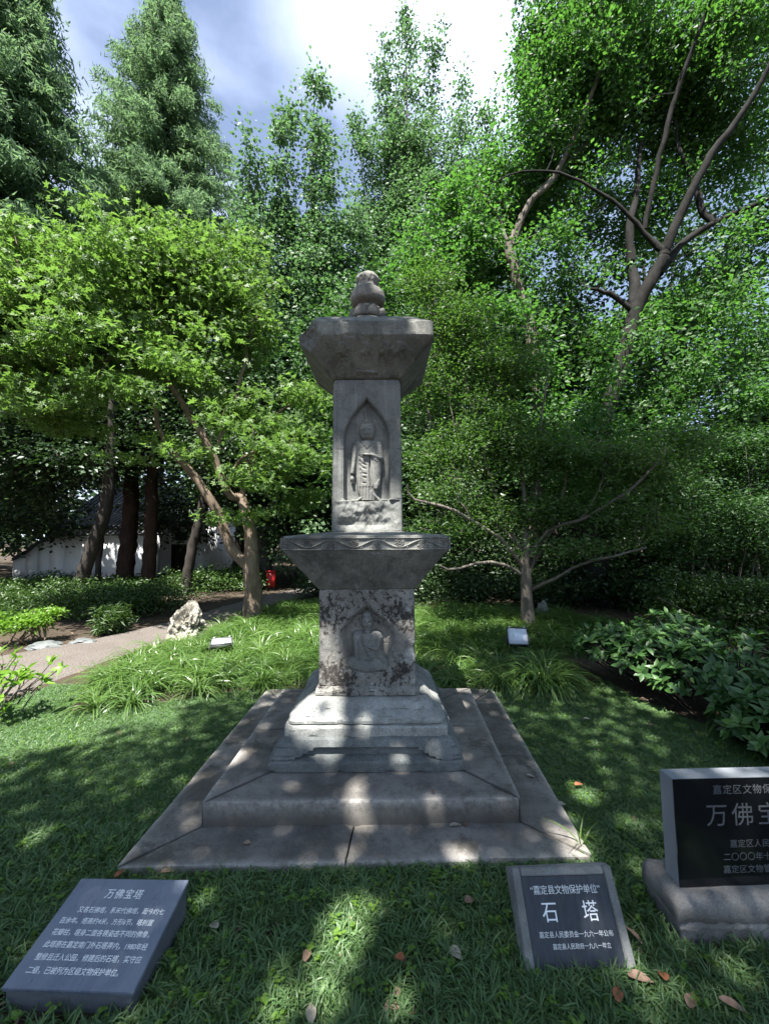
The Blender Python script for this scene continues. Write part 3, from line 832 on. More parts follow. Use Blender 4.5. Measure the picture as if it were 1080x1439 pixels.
        b.add(V, Q, [((m - 1) * na + k, (m - 1) * na + (k + 1) % na, m * na) for k in range(na)])
        return b.mesh(name, mat, True)
    f = bpy.data.objects.new('finial', None); COL.objects.link(f); f.parent = t
    put('finial_base', lathe('finial_base', [(0.17, 3.33), (0.165, 3.36), (0.145, 3.39), (0.118, 3.408)], M['stone_fresh'], seed=1), f)
    put('lotus_ring', lathe('lotus_ring', [(0.100, 3.400), (0.128, 3.408), (0.139, 3.440), (0.132, 3.485), (0.105, 3.510), (0.082, 3.525)], M['stone_fresh'], petals=8, seed=2, amp=0.003), f)
    put('bulb', lathe('bulb', [(0.075, 3.52), (0.090, 3.535), (0.132, 3.560), (0.142, 3.598), (0.134, 3.640), (0.108, 3.672), (0.086, 3.686), (0.08, 3.692)], M['stone_fresh'], seed=3), f)
    put('knob', lathe('knob', [(0.082, 3.685), (0.083, 3.71), (0.092, 3.735), (0.095, 3.765), (0.078, 3.795), (0.04, 3.812), (0.012, 3.816)], M['stone_fresh'], seed=4, amp=0.008), f)

def roof_disp(side, u, z):
    """worn carvings on the sloping underside: vague figures and cloud shapes"""
    out = np.zeros_like(u)
    m = (side == 0) & (z > 2.85) & (z < 3.05)
    if m.any():
        U, Z = u[m], z[m]
        h = np.zeros_like(U)
        for cx in (-0.16, 0.0, 0.14, 0.24):
            h = np.maximum(h, dome(U, Z, cx, 3.0, 0.028, 0.028, 0.020))
            h = np.maximum(h, caps(U, Z, cx - 0.03, 2.965, cx + 0.035, 2.985, 0.014, 0.010, 0.018))
            h = np.maximum(h, caps(U, Z, cx, 2.98, cx + 0.01, 2.935, 0.016, 0.012, 0.018))
        h = np.maximum(h, caps(U, Z, -0.07, 2.868, 0.08, 2.862, 0.010, 0.008, 0.016))
        out[m] = -h
    return out
M['stone_shaft_fig'] = stone_mat('shaft_figure_stone', (0.165, 0.167, 0.155), (0.222, 0.222, 0.203), (0.15, 0.145, 0.14), 0.66, 5.0, bumps=0.6)
M['stone_stained_fig'] = stone_mat('column_figure_stone', (0.179, 0.185, 0.172), (0.259, 0.258, 0.238), (0.10, 0.09, 0.08), 0.62, 7.0, bumps=0.7)
pagoda()

# ------------------------------------------------------------------ inscribed stones
def frame_mat(o, ex, ey, n):
    return Matrix(((ex[0], ey[0], n[0], o[0]), (ex[1], ey[1], n[1], o[1]), (ex[2], ey[2], n[2], o[2]), (0, 0, 0, 1)))

def lettering(body, size, mat, parent, Mx, cx, cy, align='CENTER', spacing=1.0, squash=1.0, lift=0.0006, bold=0.0):
    cu = bpy.data.curves.new('lettering', 'FONT')
    cu.body = body; cu.size = size
    cu.align_x, cu.align_y = align, 'CENTER'
    cu.space_character = spacing
    cu.extrude = 0.0004; cu.offset = bold
    cu.materials.append(mat)
    tmp = bpy.data.objects.new('lettering_curve', cu)
    o = bpy.data.objects.new('lettering', bpy.data.meshes.new_from_object(tmp))
    o.data.name = 'lettering'
    bpy.data.objects.remove(tmp)
    COL.objects.link(o)
    o.parent = parent
    T = Matrix.Translation(-parent.location) if parent.parent is None else Matrix.Translation(-(parent.location + parent.parent.location))
    o.matrix_local = T @ Mx @ Matrix.Translation((cx, cy, lift)) @ Matrix.Diagonal((squash, 1, 1, 1))
    return o

def wedge(name, quad, mat, parent, down=None, bevel=0.004):
    bm = bmesh.new()
    top = [bm.verts.new(p) for p in quad]
    low = [bm.verts.new(p) for p in down]
    bm.faces.new(top)
    bm.faces.new(low[::-1])
    for i in range(4): bm.faces.new((top[i], low[i], low[(i + 1) % 4], top[(i + 1) % 4]))
    bmesh.ops.recalc_face_normals(bm, faces=bm.faces)
    if bevel: bmesh.ops.bevel(bm, geom=list(bm.edges), offset=bevel, segments=2, affect='EDGES')
    me = bpy.data.meshes.new(name); bm.to_mesh(me); bm.free()
    me.materials.append(mat)
    return put(name, me, parent)

def basis(BL, BR, TL):
    ex = unit(A(BR) - A(BL)); ey = A(TL) - A(BL); ey = unit(ey - ex * (ey @ ex)); n = np.cross(ex, ey)
    return ex, ey, n

def info_slab():
    BL, BR, TL, TR = A((-1.352, 1.530, 0.080)), A((-0.878, 1.512, 0.080)), A((-1.322, 1.868, 0.180)), A((-0.852, 1.856, 0.180))
    t = thing('info_slab', 'blue-grey slanted stone slab with white Chinese text lying low at left', 'plaque', tuple(((BL + BR) / 2 * A((1, 1, 0)))))
    ex, ey, n = basis(BL, BR, TL)
    wedge('text_panel', [BL, BR, TR, TL], M['blue_slab'], t, [p - n * 0.016 for p in (BL, BR, TR, TL)], 0.002)
    q = [p - n * 0.0165 for p in (BL + ex * .008 + ey * .006, BR - ex * .008 + ey * .006, TR - ex * .008 - ey * .004, TL + ex * .008 - ey * .004)]
    wedge('stone_body', q, M['blue_slab_side'], t, [A((p[0], p[1], -0.03)) for p in q], 0.003)
    Mx = frame_mat(BL, ex, ey, n)
    W = np.linalg.norm(BR - BL); D = np.linalg.norm(TL - BL)
    lettering('万佛宝塔', 0.038, M['white_ink'], t, Mx, W * 0.515, D * 0.835, spacing=1.12)
    rows = ['　　又名石佛塔，系宋代佛塔，距今约七', '百余年。塔高约4米，方形6节，塔刹置', '花瓣柱，塔身二面各镌姿态不同的佛像，', '此塔原在嘉定南门外石塔弄内，1980年经', '整修且迁入公园，修建后的石塔，实守应', '二级，已被列为区级文物保护单位。']
    for k, r in enumerate(rows):
        lettering(r, 0.0225, M['white_ink'], t, Mx, W * 0.10, D * (0.672 - 0.106 * k), align='LEFT', spacing=0.98)
info_slab()

def small_stele():
    BL, BR, TL, TR = A((0.522, 1.632, 0.018)), A((0.940, 1.642, 0.018)), A((0.512, 1.792, 0.270)), A((0.936, 1.812, 0.270))
    t = thing('small_stele', 'small leaning grey stone marker with dark panel reading 石塔 in white', 'stone marker', tuple((BL + BR) / 2 * A((1, 1, 0))))
    ex, ey, n = basis(BL, BR, TL)
    W = np.linalg.norm(BR - BL); D = np.linalg.norm(TL - BL)
    th = 0.075
    # body: front ring, recessed field
    wedge('stone_body', [BL - n * .012, BR - n * .012, TR - n * .012, TL - n * .012], M['grey_granite'], t, [p - n * th - A((0, 0, 0.0)) for p in (BL, BR, TR, TL)], 0.004)
    b = 0.034
    def fr(x0, y0, x1, y1, h):
        q = [BL + ex * x + ey * y + n * h for x, y in ((x0, y0), (x1, y0), (x1, y1), (x0, y1))]
        return q
    for nm, r in (('border', (0, 0.0, b, D)), ('border', (W - b, 0.0, W, D)), ('border', (b + 0.0015, D - b * 0.8, W - b - 0.0015, D))):
        q = fr(*r, 0.0)
        wedge(nm, q, M['grey_granite'], t, [p - n * 0.0115 for p in q], 0.0035)
    q = fr(b + 0.002, 0.006, W - b - 0.002, D - b * 0.8 - 0.002, -0.006)
    wedge('dark_panel', q, M['slate_panel'], t, [p - n * 0.0055 for p in q], 0.0)
    Mx = frame_mat(BL - n * 0.0055, ex, ey, n)
    lettering('“嘉定县文物保护单位”', 0.030, M['worn_ink'], t, Mx, W * 0.5, D * 0.755, spacing=0.95)
    lettering('石', 0.066, M['white_ink'], t, Mx, W * 0.31, D * 0.53)
    lettering('塔', 0.066, M['white_ink'], t, Mx, W * 0.70, D * 0.53)
    lettering('嘉定县人民委员会一九六一年公布', 0.0195, M['worn_ink'], t, Mx, W * 0.52, D * 0.325)
    lettering('嘉定县人民政府一九八一年立', 0.0175, M['worn_ink'], t, Mx, W * 0.55, D * 0.215)
small_stele()

def black_monument():
    t = thing('black_tablet', 'upright polished black granite tablet with grey Chinese lettering', 'tablet', (1.58, 1.84, 0.18))
    x0, x1 = 1.222, 1.94
    yf, zb, zt, th, lean = 1.80, 0.181, 0.612, 0.085, 0.006
    F = [A((x0, yf, zb)), A((x1, yf + .02, zb)), A((x1, yf + .02 + lean, zt)), A((x0 - 0.004, yf + lean, zt))]
    ex, ey, n = basis(F[0], F[1], F[3])
    wedge('tablet_body', [p - n * 0.003 for p in F], M['honed_edge'], t, [p - n * th for p in F], 0.003)
    wedge('polished_face', F, M['black_granite'], t, [p - n * 0.0028 for p in F], 0.0)
    Mx = frame_mat(F[0], ex, ey, n)
    W, D = np.linalg.norm(F[1] - F[0]), np.linalg.norm(F[3] - F[0])
    lettering('嘉定区文物保护单位', 0.041, M['grey_ink'], t, Mx, W * 0.5, D * 0.89, spacing=1.12)
    lettering('万佛宝塔', 0.098, M['grey_ink'], t, Mx, W * 0.48, D * 0.645, spacing=1.28)
    lettering('嘉定区人民政府公布', 0.034, M['grey_ink'], t, Mx, W * 0.53, D * 0.385, spacing=1.05)
    lettering('二〇〇〇年十月十八日', 0.034, M['grey_ink'], t, Mx, W * 0.51, D * 0.265, spacing=1.05)
    lettering('嘉定区文物管理委员会立', 0.034, M['grey_ink'], t, Mx, W * 0.53, D * 0.150, spacing=1.05)
    s = thing('monument_base', 'rough stepped granite base block under the black tablet', 'plinth', (1.58, 1.85, 0))
    bm = bmesh.new()
    def ringbox(levels):
        prev = None
        for (a0, b0, a1, b1, z) in levels:
            k = 60
            pts = [(a0 + (a1 - a0) * i / k, b0) for i in range(k)] + [(a1, b0 + (b1 - b0) * i / 8) for i in range(8)] + [(a1 + (a0 - a1) * i / k, b1) for i in range(k)] + [(a0, b1 + (b0 - b1) * i / 8) for i in range(8)]
            ring = []
            for (x, y) in pts:
                a = 0.006 * mnoise.noise((x * 26, y * 26, z * 26)) + 0.006 * mnoise.noise((x * 75, y * 75, z * 75))
                ring.append(bm.verts.new((x + a, y + a, z + 0.6 * a)))
            if prev:
                for i in range(len(ring)): bm.faces.new((prev[i], prev[(i + 1) % len(ring)], ring[(i + 1) % len(ring)], ring[i]))
            prev = ring
        bm.faces.new(prev)
    def body(name, lv):
        nonlocal bm
        bm = bmesh.new(); ringbox(lv)
        bmesh.ops.recalc_face_normals(bm, faces=bm.faces)
        for f in bm.faces: f.smooth = True
        me = bpy.data.meshes.new(name); bm.to_mesh(me); bm.free(); me.materials.append(M['base_granite'])
        put(name, me, s)
    X0, X1, Y0, Y1 = 1.165, 2.01, 1.735, 1.965
    body('foot', [(X0 + .02, Y0 + .018, X1 - .02, Y1, -0.03), (X0 + .02, Y0 + .018, X1 - .02, Y1, 0.062), (X0 + .017, Y0 + .014, X1 - .02, Y1, 0.066)])
    body('ledge', [(X0 + .016, Y0 + .010, X1 - .02, Y1, 0.064), (X0 + .013, Y0 + .007, X1 - .02, Y1, 0.070), (X0 + .013, Y0 + .007, X1 - .02, Y1, 0.092), (X0 + .016, Y0 + .012, X1 - .02, Y1, 0.096)])
    body('cap', [(X0 + .012, Y0 + .012, X1 - .01, Y1, 0.094), (X0, Y0, X1, Y1, 0.098), (X0, Y0, X1, Y1, 0.145), (X0 + .004, Y0 + .006, X1, Y1, 0.164), (X0 + .022, Y0 + .030, X1 - .02, Y1 - .01, 0.180), (X0 + .05, Y0 + .06, X1 - .05, Y1 - .03, 0.1805)])
black_monument()

# ------------------------------------------------------------------ rock, lamps and small things
def rock(name, label, loc, size, seed, mat, sub=4):
    bm = bmesh.new()
    bmesh.ops.create_icosphere(bm, subdivisions=sub, radius=1)
    for v in bm.verts:
        p = v.co.copy()
        r = 1 + 0.45 * mnoise.noise(p * 1.4 + Vector((seed, 0, 0))) - 0.35 * abs(mnoise.noise(p * 3.3 + Vector((0, seed, 0)))) - 0.16 * abs(mnoise.noise(p * 8 + Vector((0, 0, seed))))
        v.co = Vector((p.x * r * size[0], p.y * r * size[1], p.z * r * size[2] + size[2] * 0.55))
        v.co.x *= 1.0 - 0.28 * min(1, max(0, v.co.z / size[2] - 0.6))
    me = bpy.data.meshes.new(name); bm.to_mesh(me); bm.free(); me.materials.append(mat)
    o = put(name, me); o.location = loc
    return tag(o, label, 'rock')
rock('garden_rock', 'pale pitted white garden rock standing beside the path', (-3.20, 6.75, -0.02), (0.30, 0.26, 0.40), 3.3, M['taihu'], 5)
for k, (p, s) in enumerate((((-5.15, 6.30, 0.0), (0.28, 0.16, 0.07)), ((-4.75, 6.55, 0.0), (0.24, 0.14, 0.06)))):
    rock('kerb_stone', ['flat grey stone lying at the path edge, left one', 'flat grey stone lying at the path edge, nearer the rock'][k], p, s, 8 + k, M['stone_foot'], 3)
rock('garden_rock', 'small dark rock at the shrub tree foot, behind the glass lamp', (3.15, 8.3, 0.05), (0.14, 0.12, 0.2), 5.1, M['base_granite'], 3)

def floodlight(label, loc, rz, tilt, face_mat, size):
    t = thing('floodlight', label, 'garden light', loc)
    w, h, d = size
    Rm = Matrix.Rotation(rz, 4, 'Z') @ Matrix.Rotation(tilt, 4, 'X')
    def part(name, mat, boxes):
        b = Buf()
        for bx in boxes: b.box(*bx)
        me = b.mesh(name, mat); me.transform(Rm); me.transform(Matrix.Translation((0, 0, loc_z)))
        return put(name, me, t, local=True)
    loc_z = 0.25
    part('housing', M['metal'], [(-w / 2, -h / 2, -d, w / 2, h / 2, -0.006)] + [(-w / 2 + 0.02 + i * w / 9, -h / 2 + .01, -d - 0.02, -w / 2 + 0.026 + i * w / 9, h / 2 - .01, -d) for i in range(8)])
    part('glass', face_mat, [(-w / 2 + .012, -h / 2 + .012, -0.004, w / 2 - .012, h / 2 - .012, 0.0)])
    part('rim', M['metal'], [(-w / 2, -h / 2, -0.005, -w / 2 + .011, h / 2, 0.006), (w / 2 - .011, -h / 2, -0.005, w / 2, h / 2, 0.006), (-w / 2 + .0115, -h / 2, -0.005, w / 2 - .0115, -h / 2 + .011, 0.005), (-w / 2 + .0115, h / 2 - .011, -0.005, w / 2 - .0115, h / 2, 0.005)])
    for sx in (-1, 1):
        part('bolt', M['pale_metal'], [(sx * w * 0.36 - .011, h / 2 - .004, -0.002, sx * w * 0.36 + .011, h / 2 + .016, 0.012)])
    b = Buf()
    b.box(-w / 2 - .014, -0.012, -0.20, -w / 2 - .006, 0.012, 0.0); b.box(w / 2 + .006, -0.012, -0.20, w / 2 + .014, 0.012, 0.0); b.box(-w / 2 - .014, -0.012, -0.21, w / 2 + .014, 0.012, -0.2)
    b.box(-.014, -.014, -0.32, .014, .014, -.21)
    me = b.mesh('bracket', M['metal']); me.transform(Matrix.Rotation(rz, 4, 'Z')); me.transform(Matrix.Translation((0, 0, loc_z)))
    put('bracket', me, t, local=True)
floodlight('square glass floodlight facing the pagoda from the right grass', (1.83, 5.75, 0.02), R(-8), R(52), M['lamp_glass'], (0.28, 0.25, 0.06))
floodlight('pale flat floodlight in the sunny grass near the white rock', (-2.18, 5.55, 0.03), R(20), R(12), M['pale_metal'], (0.27, 0.20, 0.06))

def red_box():
    p = at(381, 826, 13.0)
    t = thing('red_cabinet', 'small bright red box beyond the maple trunk by the path', 'cabinet', (p[0], p[1], 0))
    b = Buf(); b.box(p[0] - .12, p[1] - .1, 0.12, p[0] + .12, p[1] + .1, 0.58)
    put('body', b.mesh('body', M['red']), t)
    b = Buf(); b.box(p[0] - .135, p[1] - .12, 0.582, p[0] + .135, p[1] + .12, 0.61)
    put('lid', b.mesh('lid', M['red']), t)
    for sx in (-.09, .09):
        b = Buf(); b.box(p[0] + sx - .02, p[1] - .05, 0, p[0] + sx + .02, p[1] + .05, 0.118)
        put('leg', b.mesh('leg', M['metal']), t)
red_box()

# ------------------------------------------------------------------ white wall and house at the left rear
def tiles_row(b, x0, x1, y0, y1, z0, z1, pitch=0.22, r=0.06):
    """half-round tile courses running down a slope from (y1,z1) to (y0,z0)"""
    n = int((x1 - x0) / pitch)
    for k in range(n + 1):
        x = x0 + k * pitch
        m = 7
        P = [(x, y0 + (y1 - y0) * i / m, z0 + (z1 - z0) * i / m) for i in range(m + 1)]
        V, Q = tube(P, [r * (1 + 0.12 * (i % 2)) for i in range(m + 1)], 6)
        b.add(V, Q)
def garden_wall():
    t = thing('garden_wall', 'white plastered garden wall with a curved left end and dark tile coping', 'wall', (-11.5, 17.2, 0))
    y0, y1 = 17.05, 17.3
    prof = [(-15.4, 0.75), (-14.9, 1.0), (-14.4, 1.42), (-13.9, 1.66), (-13.3, 1.76), (-12.0, 1.78), (-10.4, 1.78), (-9.45, 1.78)]
    b = Buf()
    for (xa, za), (xb, zb) in zip(prof[:-1], prof[1:]):
        b.prism([(xa, y0, -.1), (xb, y0, -.1), (xb, y1, -.1), (xa, y1, -.1)], [(xa, y0, za), (xb, y0, zb), (xb, y1, zb), (xa, y1, za)])
    put('wall_face', b.mesh('wall_face', M['plaster']), t)
    b = Buf()
    for (xa, za), (xb, zb) in zip(prof[:-1], prof[1:]):
        b.prism([(xa, y0 - .14, za + .003), (xb, y0 - .14, zb + .003), (xb, y1 + .14, zb + .003), (xa, y1 + .14, za + .003)],
                [(xa, y0 + .08, za + .16), (xb, y0 + .08, zb + .16), (xb, y1 - .08, zb + .16), (xa, y1 - .08, za + .16)])
        n = max(1, int(math.hypot(xb - xa, zb - za) / 0.2))
        for k in range(n):
            u = (k + 0.5) / n; x = xa + (xb - xa) * u; z = za + (zb - za) * u
            V, Q = tube([(x, y0 - .17, z + .03), (x, y0 + .10, z + .20)], 0.05, 6); b.add(V, Q)
    put('coping', b.mesh('coping', M['tile']), t)
garden_wall()
def house():
    t = thing('white_house', 'white house with grey tiled roof, small window and dark door behind the trunks', 'house', (-10.4, 20.5, 0))
    x0, x1, y0, y1, ez = -14.6, -8.55, 19.3, 23.5, 2.25
    b = Buf(); b.box(x0, y0, -.1, x1, y1, ez)
    b.prism([(x1 - .2, y0, ez + .003), (x1, y0, ez + .003), (x1, y1, ez + .003), (x1 - .2, y1, ez + .003)],
            [(x1 - .2, (y0 + y1) / 2 - .05, 3.9), (x1, (y0 + y1) / 2 - .05, 3.9), (x1, (y0 + y1) / 2 + .05, 3.9), (x1 - .2, (y0 + y1) / 2 + .05, 3.9)])
    put('wall', b.mesh('wall', M['plaster']), t)
    b = Buf(); ym = (y0 + y1) / 2
    b.prism([(x0 - .3, y0 - .6, 2.24), (x1 + .15, y0 - .6, 2.24), (x1 + .15, ym, 4.0), (x0 - .3, ym, 4.0)], [(x0 - .3, y0 - .6, 2.34), (x1 + .15, y0 - .6, 2.34), (x1 + .15, ym, 4.12), (x0 - .3, ym, 4.12)])
    b.prism([(x0 - .3, ym + .003, 4.0), (x1 + .15, ym + .003, 4.0), (x1 + .15, y1 + .6, 2.24), (x0 - .3, y1 + .6, 2.24)], [(x0 - .3, ym + .003, 4.12), (x1 + .15, ym + .003, 4.12), (x1 + .15, y1 + .6, 2.34), (x0 - .3, y1 + .6, 2.34)])
    tiles_row(b, x0 - .2, x1 + .1, y0 - .64, ym, 2.36, 4.14)
    b.box(x0 - .3, ym - .12, 4.1, x1 + .15, ym + .12, 4.32)
    put('roof', b.mesh('roof', M['tile']), t)
    b = Buf(); b.box(-10.0, y0 - .05, 0, -9.96, y0 - .002, 1.32)
    b.box(-9.26, y0 - .05, 0, -9.22, y0 - .002, 1.32); b.box(-10.0, y0 - .05, 1.323, -9.22, y0 - .002, 1.37)
    d = put('door', b.mesh('door', M['dark_wood']), t)
    b = Buf(); b.box(-9.957, y0 - .03, 0, -9.617, y0 - .003, 1.318); b.box(-9.612, y0 - .03, 0, -9.263, y0 - .003, 1.318)
    put('door_leaf', b.mesh('door_leaf', M['dark_wood']), d)
    for cx, w in ((-9.58, 0.56), (-11.1, 0.5)):
        b = Buf()
        xa, xb, za, zb = cx - w / 2, cx + w / 2, 1.55, 1.95
        for bx in ((xa, za, xa + .05, zb), (xb - .05, za, xb, zb), (xa + .051, za, xb - .051, za + .05), (xa + .051, zb - .05, xb - .051, zb), (cx - .015, za + .051, cx + .015, zb - .051)):
            b.box(bx[0], y0 - .04, bx[1], bx[2], y0 - .002, bx[3])
        w_ = put('window', b.mesh('window', M['dark_wood']), t)
        b = Buf(); b.box(xa + .04, y0 - .012, za + .04, cx - .016, y0 - .004, zb - .04); b.box(cx + .016, y0 - .012, za + .04, xb - .04, y0 - .004, zb - .04)
        put('pane', b.mesh('pane', M['pane']), w_)
    # lower lean-to roof in front, over the covered walk along the wall
    s = thing('covered_walk', 'dark tiled lean-to roof on posts between wall and white house', 'covered walk', (-10.8, 18.2, 0))
    b = Buf()
    b.prism([(-14.2, 17.62, 2.05), (-10.1, 17.62, 2.05), (-10.1, 19.2, 2.70), (-14.2, 19.2, 2.70)], [(-14.2, 17.62, 2.13), (-10.1, 17.62, 2.13), (-10.1, 19.2, 2.80), (-14.2, 19.2, 2.80)])
    tiles_row(b, -14.1, -10.2, 17.58, 19.2, 2.15, 2.82)
    put('roof', b.mesh('roof', M['tile']), s)
    for x in (-14.0, -12.7, -11.4, -10.3):
        b = Buf(); V, Q = tube([(x, 17.9, 0), (x, 17.9, 2.14)], 0.07, 10); b.add(V, Q)
        put('post', b.mesh('post', M['dark_wood']), s)
house()

# ------------------------------------------------------------------ foliage
def leaf_cloud(C, Dd, Nn, L, W, fold=0.12):
    """rhombic folded leaves: base, two sides, tip; two triangles each"""
    n = len(C)
    Dd, S = unit(Dd), unit(np.cross(Nn, Dd)); N2 = np.cross(Dd, S)
    L = np.broadcast_to(L, n)[:, None]; W = np.broadcast_to(W, n)[:, None]
    base = C - Dd * L * 0.5
    tip = C + Dd * L * 0.5 - N2 * L * 0.08
    s1 = C + S * W * 0.5 + N2 * W * fold - Dd * L * 0.04; s2 = C - S * W * 0.5 + N2 * W * fold - Dd * L * 0.04
    V = np.stack([base, s1, tip, s2], 1).reshape(-1, 3)
    k = np.arange(n)[:, None] * 4
    T = np.concatenate([k + [0, 2, 1], k + [0, 3, 2]], 1).reshape(-1, 3)
    return V, T

def palm_cloud(C, Dd, Nn, L, W, fold=0.12):
    """five-lobed leaves: five slender lobes spread from the stalk"""
    n = len(C)
    Dd, S = unit(Dd), unit(np.cross(Nn, Dd)); N2 = np.cross(Dd, S)
    L = np.broadcast_to(L, n)[:, None]
    vs = []
    for a, ln in ((-1.75, 0.42), (-0.85, 0.62), (0.0, 0.72), (0.85, 0.62), (1.75, 0.42)):
        d = Dd * math.cos(a) + S * math.sin(a); p = -Dd * math.sin(a) + S * math.cos(a)
        b = C - Dd * L * 0.22
        m = b + d * L * ln * 0.45
        vs += [b, m + p * L * 0.12 + N2 * L * 0.03, b + d * L * ln - N2 * L * 0.08 * ln, m - p * L * 0.12 + N2 * L * 0.03]
    V = np.stack(vs, 1).reshape(-1, 3)
    k = np.arange(n)[:, None] * 20
    T = np.concatenate([k + [4 * q, 4 * q + 3, 4 * q + 2] for q in range(5)] + [k + [4 * q, 4 * q + 2, 4 * q + 1] for q in range(5)], 1).reshape(-1, 3)
    return V, T

def sample_crown(ells, n, shell=0.5):
    w = A([e[3] * e[4] * e[5] if len(e) < 7 else e[6] for e in ells]); w /= w.sum()
    k = rng.choice(len(ells), n, p=w)
    E = A([e[:6] for e in ells])[k]
    d = unit(rng.normal(size=(n, 3)))
    r = rng.random(n) ** shell
    off = rng.random(len(ells))[k] * 50
    r = r * (0.88 + 0.8 * A([mnoise.noise((a[0] * 2.8 + o, a[1] * 2.8, a[2] * 2.8)) for a, o in zip(d, off)]))
    r = r * np.where(rng.random(n) < 0.07, rng.uniform(1.1, 1.35, n), 1.0)
    return E[:, :3] + d * r[:, None] * E[:, 3:6], d

SPOTS = []      # filled below: ground and pagoda places lit through gaps cut in the shade trees
def sunlit(P):
    """true for points whose leaves would shade a sunlit place"""
    s = A(SUN)
    g = P - s * (P[:, 2:3] / s[2])
    gx, gy = g[:, 0], g[:, 1]
    gxn = gx + 0.25 * np.sin(gy * 3.1) + 0.12 * np.sin(gx * 7 + gy * 5)
    open_left = (gy > np.maximum(3.15 + (gxn + 3.0) * 0.95, 2.4)) & (gxn < -1.75)
    open_left |= (gy > 5.5) & (gxn < -0.75)
    hit = open_left
    for x, y, z, r in SPOTS:
        v = P - A((x, y, z))
        c = np.linalg.norm(np.cross(v, s), axis=1)
        wv = np.sin(P[:, 0] * 8.5 + x * 31) * np.sin(P[:, 1] * 10.5 + y * 17)
        hit |= c < r * (0.95 + 0.45 * wv)
    return hit

def crown_mesh(C, n_leaf, spread, L, W, mat, up=0.7, droop=0.0, tint_clump=0.5, keep=None, bias=None, fold=0.12, flat=1.0, palm=False):
    """leaves in clumps about the points C"""
    m = len(C)
    cnt = rng.poisson(n_leaf, m)
    idx = np.repeat(np.arange(m), cnt); n = len(idx)
    off = rng.normal(size=(n, 3)) * A(spread)
    P = C[idx] + off
    tc = rng.random(m)[idx]
    Dd = unit(off * A((1, 1, 0.3)) + rng.normal(size=(n, 3)) * 0.10 + A((0, 0, -droop)) * np.linalg.norm(A(spread)))
    Nn = unit(rng.normal(size=(n, 3)) * A((1, 1, flat)) * (1 - up) + A((0, 0, 1)) * up)
    tint = np.clip(tint_clump * tc + (1 - tint_clump) * rng.random(n), 0, 1)
    if keep is not None:
        k = keep(P); P, Dd, Nn, tint = P[k], Dd[k], Nn[k], tint[k]
    k = P[:, 2] > 0.03
    P, Dd, Nn, tint = P[k], Dd[k], Nn[k], tint[k]
    sz = rng.uniform(0.7, 1.25, len(P))
    V, T = (palm_cloud if palm else leaf_cloud)(P, Dd, Nn, L * sz, W * sz, fold)
    return V, T, np.repeat(tint, len(V) // len(tint))

def twigs_to(C, skel_pts, r0, b, sides=4, sag=0.05, frac=1.0, maxlen=3.0):
    """thin branches joining clump points to the nearest limb"""
    S = [skel_pts]
    order = np.argsort([np.min(np.linalg.norm(skel_pts - c, axis=1)) for c in C])
    for i in order[: int(len(order) * frac)]:
        c = C[i]
        allp = np.concatenate(S)
        pen = np.where(allp[:, 2] > c[2] + 0.15, 1.3, 1.0)
        d = np.linalg.norm(allp - c, axis=1) * pen
        a = allp[np.argmin(d)]
        ln = np.linalg.norm(c - a)
        if ln < 0.05 or ln > maxlen: continue
        mid = (a + c) / 2 + rng.normal(size=3) * 0.08 * ln + A((0, 0, sag * ln))
        P = smooth_path([a, mid, c], 5)
        S.append(P[1:])
        rr = np.linspace(r0 * (0.5 + 0.25 * min(ln, 2)), r0 * 0.25, 5)
        V, Q = tube(P, rr, sides); b.add(V, Q)

def limb_obj(name, P, rads, mat, root, n=14, sides=9, jit=0.0, wob=0.06):
    Q = smooth_path(P, n, jit)
    r = np.interp(np.linspace(0, 1, n), np.linspace(0, 1, len(rads)), rads)
    V, F = tube(Q, r, sides, wob)
    b = Buf(); b.add(V, F)
    put(name, b.mesh(name, mat, True), root)
    return Q

def tree(name, label, cat, limbs, ells, n_clump, n_leaf, spread, L, W, lmat, bmat, group=None, shell=0.5, twig=0.03, keep=None, up=0.6, droop=0.25,
         extra=None, frac=0.7, tip_clumps=0, crown_filter=None, maxlen=3.0, twig_mat=None, fold=0.12, palm=False):
    base = A(limbs[0][0][0])
    t = thing(name, label, cat, (base[0], base[1], 0.0), group)
    sk = []
    for k, (P, rad) in enumerate(limbs):
        n = max(8, int(np.sum(np.linalg.norm(np.diff(A(P), axis=0), axis=1)) * 4))
        sk.append(limb_obj('trunk' if k == 0 else 'branch', P, rad, bmat, t, n=min(n, 40), sides=12 if rad[0] > 0.1 else 7, jit=0.012 if k else 0.008))
    S = np.concatenate(sk)
    C, _ = sample_crown(ells, n_clump, shell)
    if extra is not None: C = np.concatenate([C, extra])
    if crown_filter is not None: C = C[crown_filter(C)]
    b = Buf(); b.add(np.zeros((3, 3)) + base, None, [(0, 1, 2)])
    twigs_to(C, S, twig, b, frac=frac, maxlen=maxlen)
    put('twigs', b.mesh('twigs', twig_mat or bmat, True), t, kind='stuff')
    V, T, tint = crown_mesh(C, n_leaf, spread, L, W, lmat, up=up, droop=droop, keep=keep, fold=fold, palm=palm)
    b = Buf(); b.add(V, None, T)
    put('crown', b.mesh('crown', lmat, False, {'tint': tint}), t)
    return t

